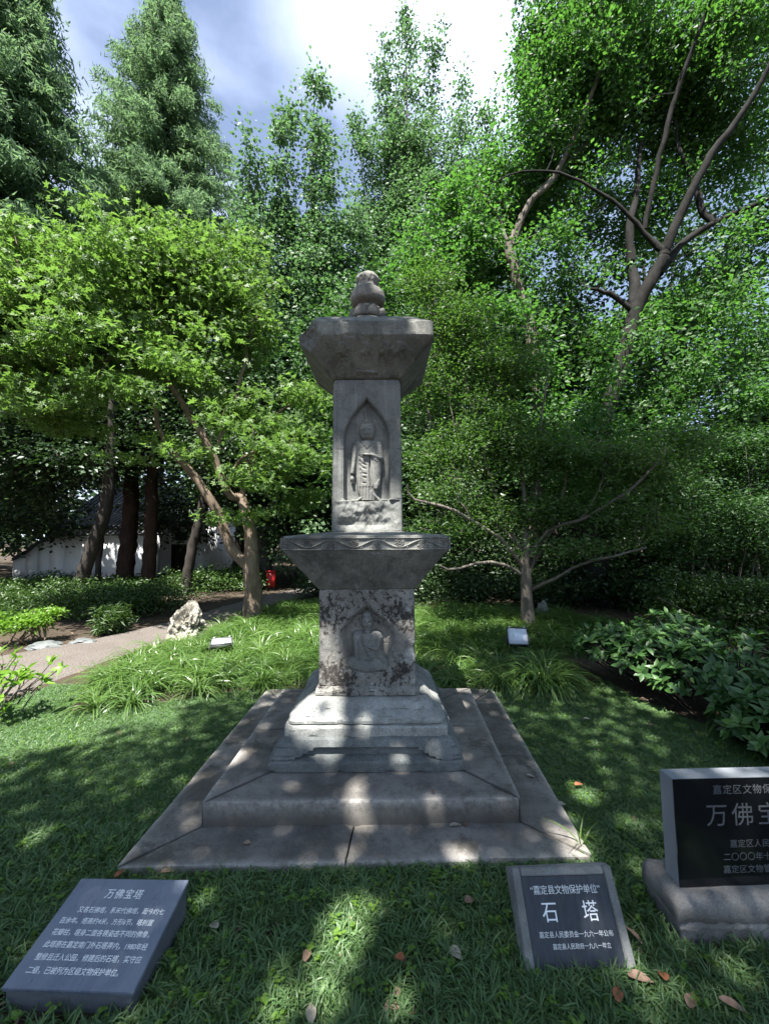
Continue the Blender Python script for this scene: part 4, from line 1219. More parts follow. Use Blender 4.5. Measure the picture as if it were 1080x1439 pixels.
# --- Japanese maple left of the pagoda
def maple():
    Y = 7.9
    B = A((-2.56, Y, 0.0))
    f1 = at(350, 795, Y)
    a1 = [f1, at(322, 765, Y), at(303, 715, Y - .1), at(270, 665, Y - .2), at(240, 632, Y - .3), at(222, 600, Y - .3), at(215, 560, Y - .4)]
    tr = [B, at(356, 830, Y), f1 + A((0.02, 0, 0)), at(352, 745, Y), at(340, 700, Y + .1)]
    a2 = [at(340, 700, Y + .1), at(318, 690, Y), at(300, 640, Y - .1), at(262, 575, Y - .2), at(228, 525, Y - .3), at(195, 500, Y - .5), at(140, 470, Y - .8), at(60, 400, Y - 1.2), at(-20, 330, Y - 1.5)]
    a3 = [at(228, 525, Y - .3), at(236, 470, Y - .1), at(270, 400, Y + .2), at(262, 330, Y + .3)]
    a4 = [at(195, 500, Y - .5), at(120, 505, Y - .7), at(60, 480, Y - .9), at(-30, 470, Y - 1.0)]
    a5 = [at(340, 700, Y + .1), at(352, 640, Y + .3), at(380, 590, Y + .5), at(420, 560, Y + .6)]
    a8 = [at(318, 690, Y), at(335, 650, Y - .5), at(375, 630, Y - 1.0), at(425, 652, Y - 1.1)]
    a6 = [at(215, 560, Y - .4), at(170, 545, Y - .6), at(80, 545, Y - .8)]
    a7 = [at(300, 640, Y - .1), at(330, 560, Y), at(350, 480, Y + .2), at(370, 420, Y + .4)]
    limbs = [(tr, [0.20, 0.165, 0.15, 0.11, 0.08]), (a1, [0.12, 0.10, 0.085, 0.07, 0.055, 0.05, 0.04]), (a2, [0.09, 0.08, 0.07, 0.06, 0.05, 0.045, 0.035, 0.025, 0.012]),
             (a3, [0.045, 0.035, 0.025, 0.012]), (a4, [0.04, 0.03, 0.02, 0.012]), (a5, [0.06, 0.05, 0.035, 0.015]), (a6, [0.035, 0.028, 0.015]), (a8, [0.04, 0.03, 0.02, 0.01]), (a7, [0.045, 0.04, 0.03, 0.012])]
    # tiers of foliage: flat sprays, laid out as ellipsoids at their real depths
    def e(px, py, dy, rx, ry, rz, w=None):
        p = at(px, py, Y + dy); return (*p, rx, ry, rz) if w is None else (*p, rx, ry, rz, w)
    ells = [e(60, 425, -1.0, 1.6, 1.2, 0.6), e(180, 390, -0.4, 1.3, 1.2, 0.8), e(280, 400, 0.1, 1.2, 1.2, 0.95), e(240, 335, 0.1, 0.7, 0.8, 0.4), e(330, 350, 0.3, 0.6, 0.7, 0.35), e(30, 350, -1.2, 0.7, 0.7, 0.3), e(335, 460, 0.3, 0.9, 1.0, 0.8), e(20, 520, -1.0, 1.3, 1.0, 0.7),
            e(130, 490, -0.6, 1.3, 1.0, 0.65), e(250, 500, -0.2, 1.1, 1.0, 0.7), e(345, 580, 0.1, 1.0, 0.8, 0.42), e(410, 615, 0.2, 0.75, 0.7, 0.30), e(385, 665, 0.4, 0.9, 0.7, 0.35), e(215, 630, -0.6, 0.55, 0.5, 0.30),
            e(335, 728, -0.7, 0.52, 0.4, 0.22), e(420, 700, 0.8, 0.6, 0.6, 0.4), e(320, 598, -1.15, .55, .4, .22), e(375, 622, -1.2, .6, .4, .20), e(425, 648, -1.1, .5, .4, .20), e(280, 640, -1.2, .5, .4, .2), e(350, 675, -1.2, .5, .35, .18), e(60, 560, -1.6, .7, .5, .25), e(160, 545, -1.5, .7, .5, .25), e(260, 520, -1.4, .7, .5, .28), e(100, 470, -1.8, .8, .5, .3), e(430, 560, .2, .6, .6, .35), e(-40, 440, -1.3, 1.0, 1.0, 0.9), e(80, 590, -.7, 0.9, 0.7, 0.3)]
    tree('maple_tree', 'bright green maple with a forked brown trunk growing beside the path', 'maple tree', limbs, ells, 1000, 40, (0.20, 0.22, 0.05), 0.125, 0.1, M['lf_maple'], M['bark_brown'],
         shell=0.36, twig=0.014, up=0.42, droop=0.25, frac=0.85, maxlen=1.6, palm=True)
maple()

# --- dawn redwoods
def redwood(label, base, H, hw, z_low, n_el, seed):
    rg = np.random.default_rng(seed)
    t = thing('dawn_redwood', label, 'conifer', (base[0], base[1], 0), 'tall conifers at upper left')
    b0 = A((base[0], base[1], 0))
    P = np.array([b0 + A((0.1 * math.sin(k), 0.1 * math.cos(k * 2), H * k / 12)) for k in range(13)])
    V, Q = tube(P, np.linspace(0.42, 0.02, 13), 10, 0.05); b = Buf(); b.add(V, Q)
    put('trunk', b.mesh('trunk', M['bark_red'], True), t)
    b = Buf(); Cs, Ds, Ns, Ls, Ws, Ti = [], [], [], [], [], []
    nb = 330
    for k in range(nb):
        u = (k + rg.random()) / nb
        z = z_low + (H - z_low) * u ** 0.85
        f = (H - z) / (H - z_low)
        ln = hw * (f ** 0.78) * rg.uniform(0.55, 1.18) + 0.25
        az = k * 2.39996 + rg.normal() * 0.25
        d = A((math.cos(az), math.sin(az), 0))
        rise = 0.28 * ln * (1 - 0.4 * f)
        start = b0 + A((0, 0, z))
        pts = [start, start + d * ln * 0.5 + A((0, 0, rise)), start + d * ln + A((0, 0, rise * 0.75 - 0.04 * ln * ln))]
        B = smooth_path(pts, 6)
        V, Q = tube(B, np.linspace(0.035 * (0.3 + f), 0.006, 6), 4); b.add(V, Q)
        tb = rg.random()
        m = max(4, int(ln * 4.6))
        for q in range(m):
            s = 0.18 + 0.82 * (q + rg.random()) / m
            c = B[0] + 0; c = np.array([np.interp(s, np.linspace(0, 1, 6), B[:, a]) for a in range(3)])
            side = np.cross(d, (0, 0, 1)) * (1 if q % 2 else -1)
            bl = (0.35 + 0.55 * rg.random()) * (0.5 + 0.6 * f)
            dd = unit(d * 0.6 + side * rg.uniform(0.2, 1.0) + A((0, 0, rg.uniform(-0.75, -0.15))))
            k_el = int(n_el)
            tt = rg.random(k_el)
            pc = c + dd * (tt * bl)[:, None] + A((0, 0, -1)) * (tt ** 2 * bl * 0.35)[:, None] + rg.normal(size=(k_el, 3)) * 0.15
            ed = unit(dd * 0.5 + rg.normal(size=(k_el, 3)) * 0.6 + A((0, 0, -0.5)))
            Cs.append(pc); Ds.append(ed); Ns.append(unit(rg.normal(size=(k_el, 3)) * 0.8 + A((0, -0.3, 0.5))))
            Ls.append(rg.uniform(0.18, 0.42, k_el)); Ws.append(rg.uniform(0.045, 0.09, k_el))
            Ti.append(np.clip(0.35 * tb + 0.35 * rg.random() + 0.3 * rg.random(k_el), 0, 1))
    put('branches', b.mesh('branches', M['bark_red'], True), t, kind='stuff')
    V, T = leaf_cloud(np.concatenate(Cs), np.concatenate(Ds), np.concatenate(Ns), np.concatenate(Ls), np.concatenate(Ws), 0.1)
    b = Buf(); b.add(V, None, T)
    put('crown', b.mesh('crown', M['lf_redwood'], False, {'tint': np.repeat(np.concatenate(Ti), 4)}), t)
redwood('tall feathery conifer cut off by the upper left corner', (-15.0, 15.0), 27.5, 4.1, 10.0, 30, 1)
p_ = at(238, -6, 23.0)
redwood('tall narrow feathery conifer with its pointed top in view, second from left', (p_[0], 23.0), p_[2], 6.0, 14.0, 33, 2)

# --- upright trees behind the pagoda
def upright(label, px, py_top, Y, base_x, hw, n_clump, n_leaf, seed, shoots, low=3.0, L=0.155, lm='lf_poplar'):
    top = at(px, py_top, Y)
    b0 = A((base_x, Y, 0))
    H = top[2]
    trunk = [b0, b0 * 0.6 + top * 0.4 * A((1, 1, 0)) + A((0, 0, H * 0.35)) - A((0, 0, 0)), A((top[0], Y, H * 0.7)), top - A((0, 0, 0.5))]
    trunk[1] = A((base_x * 0.6 + top[0] * 0.4, Y, H * 0.35))
    limbs = [(trunk[:3] + [trunk[2] * 0.3 + trunk[3] * 0.7], [0.26, 0.18, 0.08, 0.01])]
    ells = []
    rg = np.random.default_rng(seed)
    for (sx, sy, r, frac) in shoots:     # leaders: pixel of tip, radius, where on the trunk it starts
        tip = at(sx, sy, Y + rg.uniform(-0.8, 0.8))
        s = A([np.interp(frac, np.linspace(0, 1, 4), A(trunk)[:, a]) for a in range(3)])
        mid = s * 0.5 + tip * 0.5 + A(((tip[0] - s[0]) * 0.22, 0, -0.1 * (tip[2] - s[2])))
        limbs.append(([s, mid, mid * 0.12 + tip * 0.88], [0.08, 0.045, 0.006]))
        for k in range(13):
            u = k / 12
            c = (1 - u) ** 2 * s + 2 * u * (1 - u) * mid + u * u * tip
            rr = 1.2 * r * (1.15 - 0.78 * u ** 1.5) * rg.uniform(0.8, 1.2)
            ells.append((*(c + rg.normal(size=3) * 0.25 * rr), rr, rr, rr * 1.3, rr ** 1.5))
    tree('broadleaf_tree', label, 'tree', limbs, ells, n_clump, n_leaf, (0.24, 0.24, 0.22), L, L * 0.72, M[lm], M['bark_grey'], group='upright trees behind the pagoda', shell=0.40, twig=0.022, up=0.30, droop=0.35, frac=0.35, maxlen=2.0)
upright('grey-green upright tree with several leaders, above the left of the pagoda', 440, 110, 16.0, -2.2, 1.0, 1900, 66, 11,
        [(440, 112, 0.85, 0.35), (400, 165, 0.9, 0.3), (385, 300, 1.3, 0.15), (470, 220, 0.9, 0.3), (440, 330, 1.6, 0.1), (500, 300, 1.2, 0.2), (420, 420, 1.5, 0.05)])
upright('thin sparse young tree reaching up between the conifer and the poplars', 352, 175, 14.5, -4.2, 0.5, 420, 36, 12,
        [(350, 178, 0.50, 0.5), (375, 250, 0.55, 0.4), (335, 290, 0.6, 0.3), (370, 330, 0.8, 0.2)])
upright('tallest grey-green tree with a broad feathered top, straight above the pagoda', 570, 15, 19.0, 1.2, 1.2, 2500, 62, 13,
        [(570, 18, 0.9, 0.5), (610, 60, 1.0, 0.45), (540, 80, 0.9, 0.45), (650, 110, 1.1, 0.4), (500, 150, 1.0, 0.4), (680, 170, 1.3, 0.35), (560, 200, 1.9, 0.25), (640, 260, 2.0, 0.2), (520, 300, 1.5, 0.2), (590, 400, 2.0, 0.1)])

# --- big leaning broadleaf at the right
def camphor_right():
    Y = 9.6
    tr = [A((5.1, Y, 0)), at(815, 690, Y), at(850, 590, Y), at(892, 440, Y), at(925, 375, Y - .1), at(935, 352, Y - .1)]
    l1 = [at(935, 352, Y - .1), at(960, 290, Y - .3), at(1000, 215, Y - .6), at(1045, 155, Y - .9), at(1100, 60, Y - 1.4)]
    l2 = [at(932, 352, Y - .1), at(912, 335, Y), at(880, 300, Y), at(840, 268, Y), at(790, 245, Y + .1), at(735, 240, Y + .2), at(680, 262, Y + .2)]
    l3 = [at(905, 322, Y), at(920, 250, Y - .2), at(945, 150, Y - .5), at(975, 60, Y - .9), at(1005, -20, Y - 1.3)]
    l4 = [at(925, 385, Y), at(960, 340, Y + .2), at(1000, 315, Y + .2), at(1050, 290, Y), at(1110, 270, Y - .2)]
    l5 = [at(892, 440, Y), at(890, 390, Y + .4), at(884, 330, Y + .5), at(893, 270, Y + .6), at(900, 200, Y + .7)]
    l6 = [at(892, 440, Y), at(860, 415, Y), at(830, 405, Y)]
    l7 = [at(1003, 313, Y + .2), at(985, 292, Y + .35), at(973, 255, Y + .45), at(955, 212, Y + .5), at(948, 170, Y + .6)]
    limbs = [(tr, [0.26, 0.22, 0.19, 0.16, 0.135, 0.125]), (l1, [0.115, 0.10, 0.085, 0.065, 0.04]), (l2, [0.095, 0.07, 0.045, 0.036, 0.03, 0.024, 0.010]), (l3, [0.06, 0.058, 0.055, 0.045, 0.028]),
             (l4, [0.10, 0.085, 0.075, 0.06, 0.04]), (l5, [0.13, 0.12, 0.10, 0.08, 0.04]), (l6, [0.07, 0.06, 0.03]), (l7, [0.09, 0.085, 0.075, 0.05, 0.02])]
    def e(px, py, dy, r, rz=None):
        p = at(px, py, Y + dy); return (*p, r, r, rz or r * 0.8)
    ells = [e(800, 90, 1.0, 1.9), e(850, 20, 0.6, 2.0), e(770, 190, 1.2, 1.4), e(880, 170, 1.6, 1.9), e(960, 100, 0.6, 1.9), e(1040, 40, -0.2, 1.7), e(1050, 200, 0.8, 1.6), e(980, 200, 1.6, 1.6),
            e(900, 300, 1.8, 1.4), e(820, 300, 1.4, 1.2), e(1060, 330, 1.0, 1.3), e(780, 390, 1.4, 1.2), e(960, 430, 1.2, 1.3), e(860, 480, 1.3, 1.3), e(1060, 480, 0.8, 1.4), e(930, 560, 1.4, 1.2), e(760, 30, 1.0, 1.0), e(850, 520, -1.0, 0.8), e(880, 600, -1.0, 0.9), e(820, 600, -.9, 0.8), e(800, 680, -1.0, 0.8), e(905, 480, -0.9, 0.6), e(960, 520, -.6, 0.9), e(860, 380, -.5, .6), e(1040, 330, -1.0, .6), e(1020, 420, -.8, .8), e(1050, 560, -.5, 1.0), e(830, 700, -.8, .7)]
    tree('broadleaf_tree', 'large leaning broadleaf tree with long bare dark limbs at upper right', 'tree', limbs, ells, 1700, 58, (0.21, 0.21, 0.15), 0.115, 0.072, M['lf_camphor'], M['bark_black'], shell=0.36, twig=0.02, up=0.32, droop=0.25, frac=0.35, maxlen=1.8)
    # second tree: straight leaning trunk with a pale fork
    Y2 = 10.8
    tr = [A((3.6, Y2, 0)), at(760, 620, Y2), at(745, 470, Y2), at(728, 400, Y2), at(714, 350, Y2)]
    m1 = [at(714, 350, Y2), at(722, 330, Y2), at(745, 285, Y2 - .1), at(780, 245, Y2 - .2), at(815, 170, Y2 - .4), at(850, 80, Y2 - .7), at(882, -20, Y2 - 1)]
    m2 = [at(720, 345, Y2), at(735, 300, Y2), at(765, 262, Y2 + .1), at(820, 205, Y2 + .3), at(870, 150, Y2 + .5)]
    m3 = [at(714, 350, Y2), at(706, 320, Y2), at(690, 290, Y2 - .1), at(665, 255, Y2 - .2)]
    m4 = [at(716, 355, Y2), at(690, 335, Y2 + .1), at(660, 315, Y2 + .1), at(620, 300, Y2)]
    limbs = [(tr, [0.20, 0.18, 0.16, 0.14, 0.13]), (m1, [0.10, 0.09, 0.085, 0.075, 0.065, 0.05, 0.03]), (m2, [0.09, 0.085, 0.08, 0.06, 0.03]), (m3, [0.07, 0.05, 0.035, 0.015]), (m4, [0.06, 0.04, 0.03, 0.012])]
    def e(px, py, dy, r, rz=None):
        p = at(px, py, Y2 + dy); return (*p, r, r, rz or r * 0.8)
    ells = [e(690, 270, 0.6, 1.3), e(640, 310, 0.4, 1.3), e(740, 300, 1.2, 1.3), e(800, 130, 1.2, 1.6), e(600, 380, 0.3, 1.2), e(680, 390, 1.0, 1.3), e(770, 250, 1.3, 1.3), e(740, 480, 1.3, 1.3), e(640, 480, 1.0, 1.3), e(840, 60, 1.0, 1.6), e(745, 520, -.9, .8), e(760, 590, -.9, .8), e(740, 460, -.8, .5), e(690, 450, -.8, .8), e(760, 650, -.8, .8), e(680, 330, -.5, .7), e(770, 340, -.4, .7)]
    tree('broadleaf_tree', 'slimmer tree with a pale three-way fork right of the pagoda roof', 'tree', limbs, ells, 1150, 54, (0.21, 0.21, 0.15), 0.12, 0.08, M['lf_camphor'], M['bark_pale'], shell=0.38, twig=0.02, up=0.32, droop=0.25, frac=0.35, maxlen=1.8)
camphor_right()

# --- fine-leaved spreading shrub tree right of the pagoda
def shrub_tree():
    Y = 7.2
    B = A((2.48, Y, 0))
    top = at(737, 800, Y)
    tr = [B, at(740, 835, Y), top, at(738, 760, Y), at(736, 700, Y + .1), at(728, 620, Y + .2)]
    limbs = [(tr, [0.115, 0.10, 0.09, 0.06, 0.04, 0.02])]
    for pts, r in (([(736, 810, 0), (712, 795, -.2), (680, 790, -.5), (640, 800, -.7), (615, 795, -.8)], 0.035),
                   ([(737, 800, 0), (700, 755, -.3), (660, 728, -.6), (620, 712, -.8), (580, 700, -.9), (569, 680, -1.0)], 0.035),
                   ([(738, 790, 0), (770, 745, -.2), (815, 730, -.4), (860, 705, -.6), (905, 670, -.8), (935, 630, -1.0)], 0.035),
                   ([(742, 805, 0), (765, 760, .1), (790, 700, .1), (800, 640, .2)], 0.04),
                   ([(738, 780, 0), (705, 720, .1), (680, 640, .2), (660, 560, .2), (640, 480, .3)], 0.035),
                   ([(745, 830, 0), (775, 815, -.3), (820, 790, -.6), (870, 780, -.9), (910, 770, -1.0)], 0.03),
                   ([(738, 760, 0), (752, 690, .2), (760, 600, .3), (770, 520, .4)], 0.035),
                   ([(722, 760, 0), (650, 690, .3), (610, 610, .4), (590, 520, .4)], 0.03),
                   ([(640, 600, .3), (620, 500, .3), (610, 420, .3), (600, 380, .3)], 0.02),
                   ([(660, 728, -.6), (640, 690, -.6), (630, 660, -.7)], 0.018), ([(815, 730, -.4), (840, 690, -.4), (850, 650, -.5)], 0.02)):
        limbs.append(([at(x, y, Y + d) for x, y, d in pts], [r, r * 0.85, r * 0.7, r * 0.4]))
    def e(px, py, dy, rx, rz):
        p = at(px, py, Y + dy); return (*p, rx, rx * 0.9, rz)
    ells = [e(620, 640, 0, 0.75, 0.7), e(600, 540, 0.3, 0.7, 0.7), e(690, 600, 0.2, 0.9, 0.8), e(640, 460, 0.3, 0.8, 0.75), e(600, 400, 0.4, 0.6, 0.5), e(760, 640, 0.1, 0.9, 0.7), e(840, 650, -0.2, 0.9, 0.5), e(700, 520, 0.3, 0.9, 0.7),
            e(910, 660, -0.4, 0.8, 0.45), e(880, 730, -0.4, 0.9, 0.30), e(640, 740, -0.3, 0.8, 0.30), e(770, 720, 0, 1.0, 0.35), e(820, 770, -0.5, 0.9, 0.2), e(620, 690, -.5, 0.5, 0.3), e(960, 620, -.2, 0.7, 0.4), e(680, 720, 0, .7, .4)]
    tree('shrub_tree', 'spreading fine-leaved shrub tree with thin pale branches right of the pagoda', 'shrub tree', limbs, ells, 1500, 36, (0.17, 0.17, 0.075), 0.072, 0.034, M['lf_fine'], M['bark_pale'],
         shell=0.5, twig=0.012, up=0.38, droop=0.1, frac=0.8, maxlen=1.4, twig_mat=M['bark_pale'])
shrub_tree()

# --- the dark trees in front of the white wall
def dark_tree(label, base, lean_px, r, Y, H, ells, n=330):
    tr = [A((*base, 0))] + [at(x, y, Y) for x, y in lean_px]
    tr.append(A((tr[-1][0], Y, H)))
    tree('evergreen_tree', label, 'tree', [(tr, [r, r * 0.92, r * 0.85, r * 0.3])], ells, n, 62, (0.42, 0.42, 0.20), 0.15, 0.085, M['lf_dark'], M['bark_red' if 'straight' in label else 'bark_dark'],
         group='dark trees before the white wall', shell=0.4, twig=0.03, up=0.6, droop=0.3, frac=0.6)
def dk(px, py, Y, rx, rz): p = at(px, py, Y); return (*p, rx, rx, rz)
bx = lambda px, Y: (at(px, 755, Y)[0], Y)
dark_tree('dark tree with thick straight trunk before the wall, left of the pair', bx(176, 13.4), [(180, 760), (184, 690)], 0.27, 13.4, 8.5, [dk(150, 620, 13.4, 1.7, 1.2), dk(190, 560, 13.4, 1.8, 1.3), dk(110, 540, 13.6, 1.6, 1.2), dk(170, 480, 13.4, 1.5, 1.0)])
dark_tree('dark tree with straight reddish trunk before the house, right of the pair', bx(210, 13.0), [(211, 760), (213, 690)], 0.21, 13.0, 8.0, [dk(230, 620, 13, 1.3, .9), dk(260, 560, 13.2, 1.7, 1.2), dk(300, 600, 13.6, 1.6, 1.1), dk(240, 480, 13.4, 1.6, 1.2), dk(330, 540, 14, 1.6, 1.3)])
dark_tree('dark tree with mossy trunk leaning right, before the wall', bx(108, 11.6), [(130, 770), (152, 690)], 0.19, 11.6, 6.5, [dk(60, 640, 11.8, 1.6, 1.0), dk(120, 650, 11.6, 1.2, .6), dk(20, 560, 12, 1.8, 1.2), dk(30, 690, 12.4, 1.3, 0.7), dk(100, 580, 12, 1.4, 1.0)])
dark_tree('slim dark tree leaning right, in front of the house door', bx(262, 12.2), [(270, 770), (285, 700)], 0.15, 12.2, 6.0, [dk(310, 640, 12.6, 1.1, .8), dk(340, 690, 13, 1.2, .6), dk(400, 640, 13.4, 1.4, 1.0), dk(400, 740, 13.6, 1.0, .5)], 260)
dark_tree('thin dark tree just right of the leaning mossy trunk', bx(138, 12.8), [(141, 760), (146, 700)], 0.09, 12.8, 5.5, [dk(150, 640, 12.8, 1.1, .7), dk(-20, 640, 13.4, 1.8, 1.3), dk(-30, 730, 13.2, 1.2, .6)], 220)

# --- trees closing the view behind: three kinds, copied
def back_tree(label, loc, H, r, lm, bark, seed, L, n=420):
    rg = np.random.default_rng(seed)
    x, y = loc
    tr = [A((x, y, 0)), A((x + rg.normal() * .2, y, H * 0.3)), A((x + rg.normal() * .4, y, H * 0.65)), A((x, y, H * 0.93))]
    limbs = [(tr, [r * 0.065, r * 0.055, r * 0.035, 0.02])]
    ells = []
    for k in range(11):
        a = k * 2.4; u = 0.22 + 0.7 * (k / 10)
        rr = r * (0.62 if u < 0.75 else 0.42)
        d = r * 0.62 * (1.05 - 0.7 * max(0, u - 0.5) * 2)
        c = A((x + math.cos(a) * d, y + math.sin(a) * d, H * u))
        ells.append((*c, rr * .8, rr * .8, rr * 0.62))
        limbs.append(([tr[1] * 0.5 + tr[2] * 0.5 - A((0, 0, H * (0.25 - 0.25 * u))), (tr[1] + c) / 2, c], [r * 0.03, r * 0.02, 0.015]))
    return tree('broadleaf_tree', label, 'tree', limbs, ells, n, 55, (0.42, 0.42, 0.26), L, L * 0.6, M[lm], M[bark], group='trees closing the view behind', shell=0.38, twig=0.03, up=0.35, droop=0.3, frac=0.4)
bt1 = back_tree('round broadleaf tree behind the pagoda shaft', (-0.6, 14.0), 10.5, 3.2, 'lf_mid', 'bark_dark', 31, 0.16)
bt2 = back_tree('dark bushy tree behind the shrub tree', (5.4, 13.5), 9.5, 3.4, 'lf_dark', 'bark_dark', 32, 0.16)
for src, loc, rz, s, lab in ((bt1, (9.6, 14.5), 1.0, (1.15, 1.15, 1.25), 'broadleaf tree at the right edge behind the leaning tree'), (bt2, (13.5, 13.0), 2.0, 1.0, 'dark tree at the far right edge of the view'),
                             (bt1, (3.0, 17.5), 2.6, (1.1, 1.1, 1.3), 'broadleaf tree behind the pale-forked tree'), (bt2, (-6.6, 18.5), 0.7, (1.2, 1.2, 1.15), 'dark tree behind the maple crown'),
                             (bt2, (-16.5, 15.5), 4.0, (1.2, 1.2, 1.0), 'dark tree at the left edge beyond the wall end'), (bt1, (7.4, 19.5), 3.7, (1.2, 1.2, 1.4), 'tall broadleaf tree far behind the right limbs'),
                             (bt1, (-3.4, 20.0), 5.0, (1.1, 1.1, 1.2), 'broadleaf tree far behind the path end'), (bt2, (1.6, 12.6), 5.5, (0.75, 0.75, 0.55), 'low dark tree just behind the pagoda on the right')):
    copy_tree(src, (*loc, 0), rz, s, lab)

def treeline():
    n = 900
    a = rng.uniform(R(-20), R(200), n); d = rng.uniform(27, 40, n)
    C = np.stack([np.cos(a) * d, np.sin(a) * d, rng.uniform(0.3, 1, n) ** 1.2 * rng.uniform(4, 10, n)], -1)
    V, T, tint = crown_mesh(C, 60, (1.0, 1.0, 0.6), 0.55, 0.40, M['lf_dark'], up=0.5, droop=0.3)
    b = Buf(); b.add(V, None, T)
    put('far_trees', b.mesh('far_trees', M['lf_dark'], False, {'tint': tint}), kind='stuff')
treeline()

# --- low shrubs and hedges
def mound(name, label, cat, ells, n_clump, n_leaf, spread, L, W, lm, stems, group=None, up=0.6, bark='bark_dark', keep=None):
    c = A([e[:3] for e in ells]).mean(0)
    t = thing(name, label, cat, (c[0], c[1], 0), group)
    b = Buf()
    for k in range(stems):
        e = ells[k % len(ells)]
        p0 = A((e[0] + rng.normal() * e[3] * .3, e[1] + rng.normal() * e[4] * .3, -0.02)); p1 = A(e[:3]) + rng.normal(size=3) * A(e[3:6]) * 0.45
        V, Q = tube(smooth_path([p0, (p0 + p1) / 2 + rng.normal(size=3) * .06, p1], 6), np.linspace(0.014, 0.005, 6), 5); b.add(V, Q)
    put('stems', b.mesh('stems', M[bark], True), t, kind='stuff')
    C, _ = sample_crown(ells, n_clump, 0.33)
    C[:, 2] = np.abs(C[:, 2])
    V, T, tint = crown_mesh(C, n_leaf, spread, L, W, M[lm], up=up, droop=0.1, keep=keep)
    b = Buf(); b.add(V, None, T)
    put('foliage', b.mesh('foliage', M[lm], False, {'tint': tint}), t)
    return t
mound('hedge', 'long low dark azalea hedge between the path and the white wall', 'hedge', [(-8.9, 9.4, .25, 1.6, 1.0, .38), (-7.2, 9.6, .28, 1.6, 1.2, .42), (-5.9, 10.2, .3, 1.3, 1.0, .40), (-10.6, 9.6, .25, 1.5, 1.1, .42), (-7.8, 8.3, .22, 1.6, .7, .36), (-5.5, 8.9, .28, 1.0, 1.0, .45)],
      1500, 34, (0.11, 0.11, 0.05), 0.062, 0.030, 'lf_hedge', 60)
mound('hedge', 'dark hedge further back at the foot of the white wall', 'hedge', [(-11, 13.6, .15, 2.4, 1.2, .30), (-8, 13.8, .15, 2.2, 1.3, .32), (-5.2, 13.2, .25, 1.8, 1.3, .5), (-13.8, 13, .15, 1.8, 1.4, .3)], 900, 34, (0.16, 0.16, 0.07), 0.09, 0.045, 'lf_hedge', 40)
mound('shrub', 'small sunlit pale green shrub at the path edge, left of the flat stones', 'shrub', [(-5.75, 6.55, .32, .36, .3, .18), (-5.5, 6.7, .45, .25, .2, .1)], 60, 26, (0.07, 0.07, 0.03), 0.07, 0.035, 'lf_young', 14, bark='bark_brown')
mound('shrub', 'tufty dark shrub at the hedge front beside the path', 'shrub', [(-4.75, 7.2, .25, .3, .3, .25)], 60, 40, (0.07, 0.07, 0.07), 0.12, 0.02, 'lf_hedge', 10, up=0.3)
mound('shrub', 'rounded clipped shrub behind the large-leaved bush', 'shrub', [(5.2, 6.6, .55, .95, .8, .52), (6.3, 6.4, .5, .9, .8, .5)], 900, 36, (0.10, 0.10, 0.05), 0.058, 0.03, 'lf_hedge', 40, bark='bark_brown')
und = [(2.2, 10.0, .35, 1.0, .6, .45), (3.9, 9.8, .4, 1.0, .6, .5), (5.4, 9.4, .45, 1.0, .7, .55), (6.6, 8.8, .4, 1.0, .8, .5), (0.6, 10.2, .3, 1.0, .6, .4), (4.0, 11.0, .8, 1.3, 1.0, .9), (6.2, 10.8, .9, 1.5, 1.0, 1.0), (8.6, 10.6, 1.0, 1.6, 1.0, 1.1), (1.8, 11.4, .6, 1.2, 1.0, .7), (10.8, 10.2, 1.2, 1.5, 1.2, 1.3)]
mound('undergrowth', 'shadowy evergreen undergrowth behind the shrub tree', 'shrubs', und, 1500, 40, (0.22, 0.22, 0.12), 0.12, 0.06, 'lf_dark', 60)
mound('shrub', 'dark leafy shrub under the trees directly behind the pagoda', 'shrub', [(-1.2, 11.5, .5, 1.0, .8, .6), (0.2, 12, .5, 1.0, .8, .6)], 400, 40, (0.2, 0.2, 0.12), 0.12, 0.06, 'lf_dark', 20)
mound('shrub', 'tall fine shrub with bare stems at the right edge', 'shrub', [(7.2, 8.4, 1.9, 1.1, .9, .7), (8.4, 8.6, 2.0, 1.2, 1.0, .9), (6.2, 8.5, 1.5, .9, .8, .5), (6.3, 8.9, 2.6, 1.0, .9, .6), (7.6, 8.8, 3.4, 1.2, 1.0, .6)], 950, 36, (0.18, 0.18, 0.09), 0.085, 0.04, 'lf_mid', 26, bark='bark_pale')

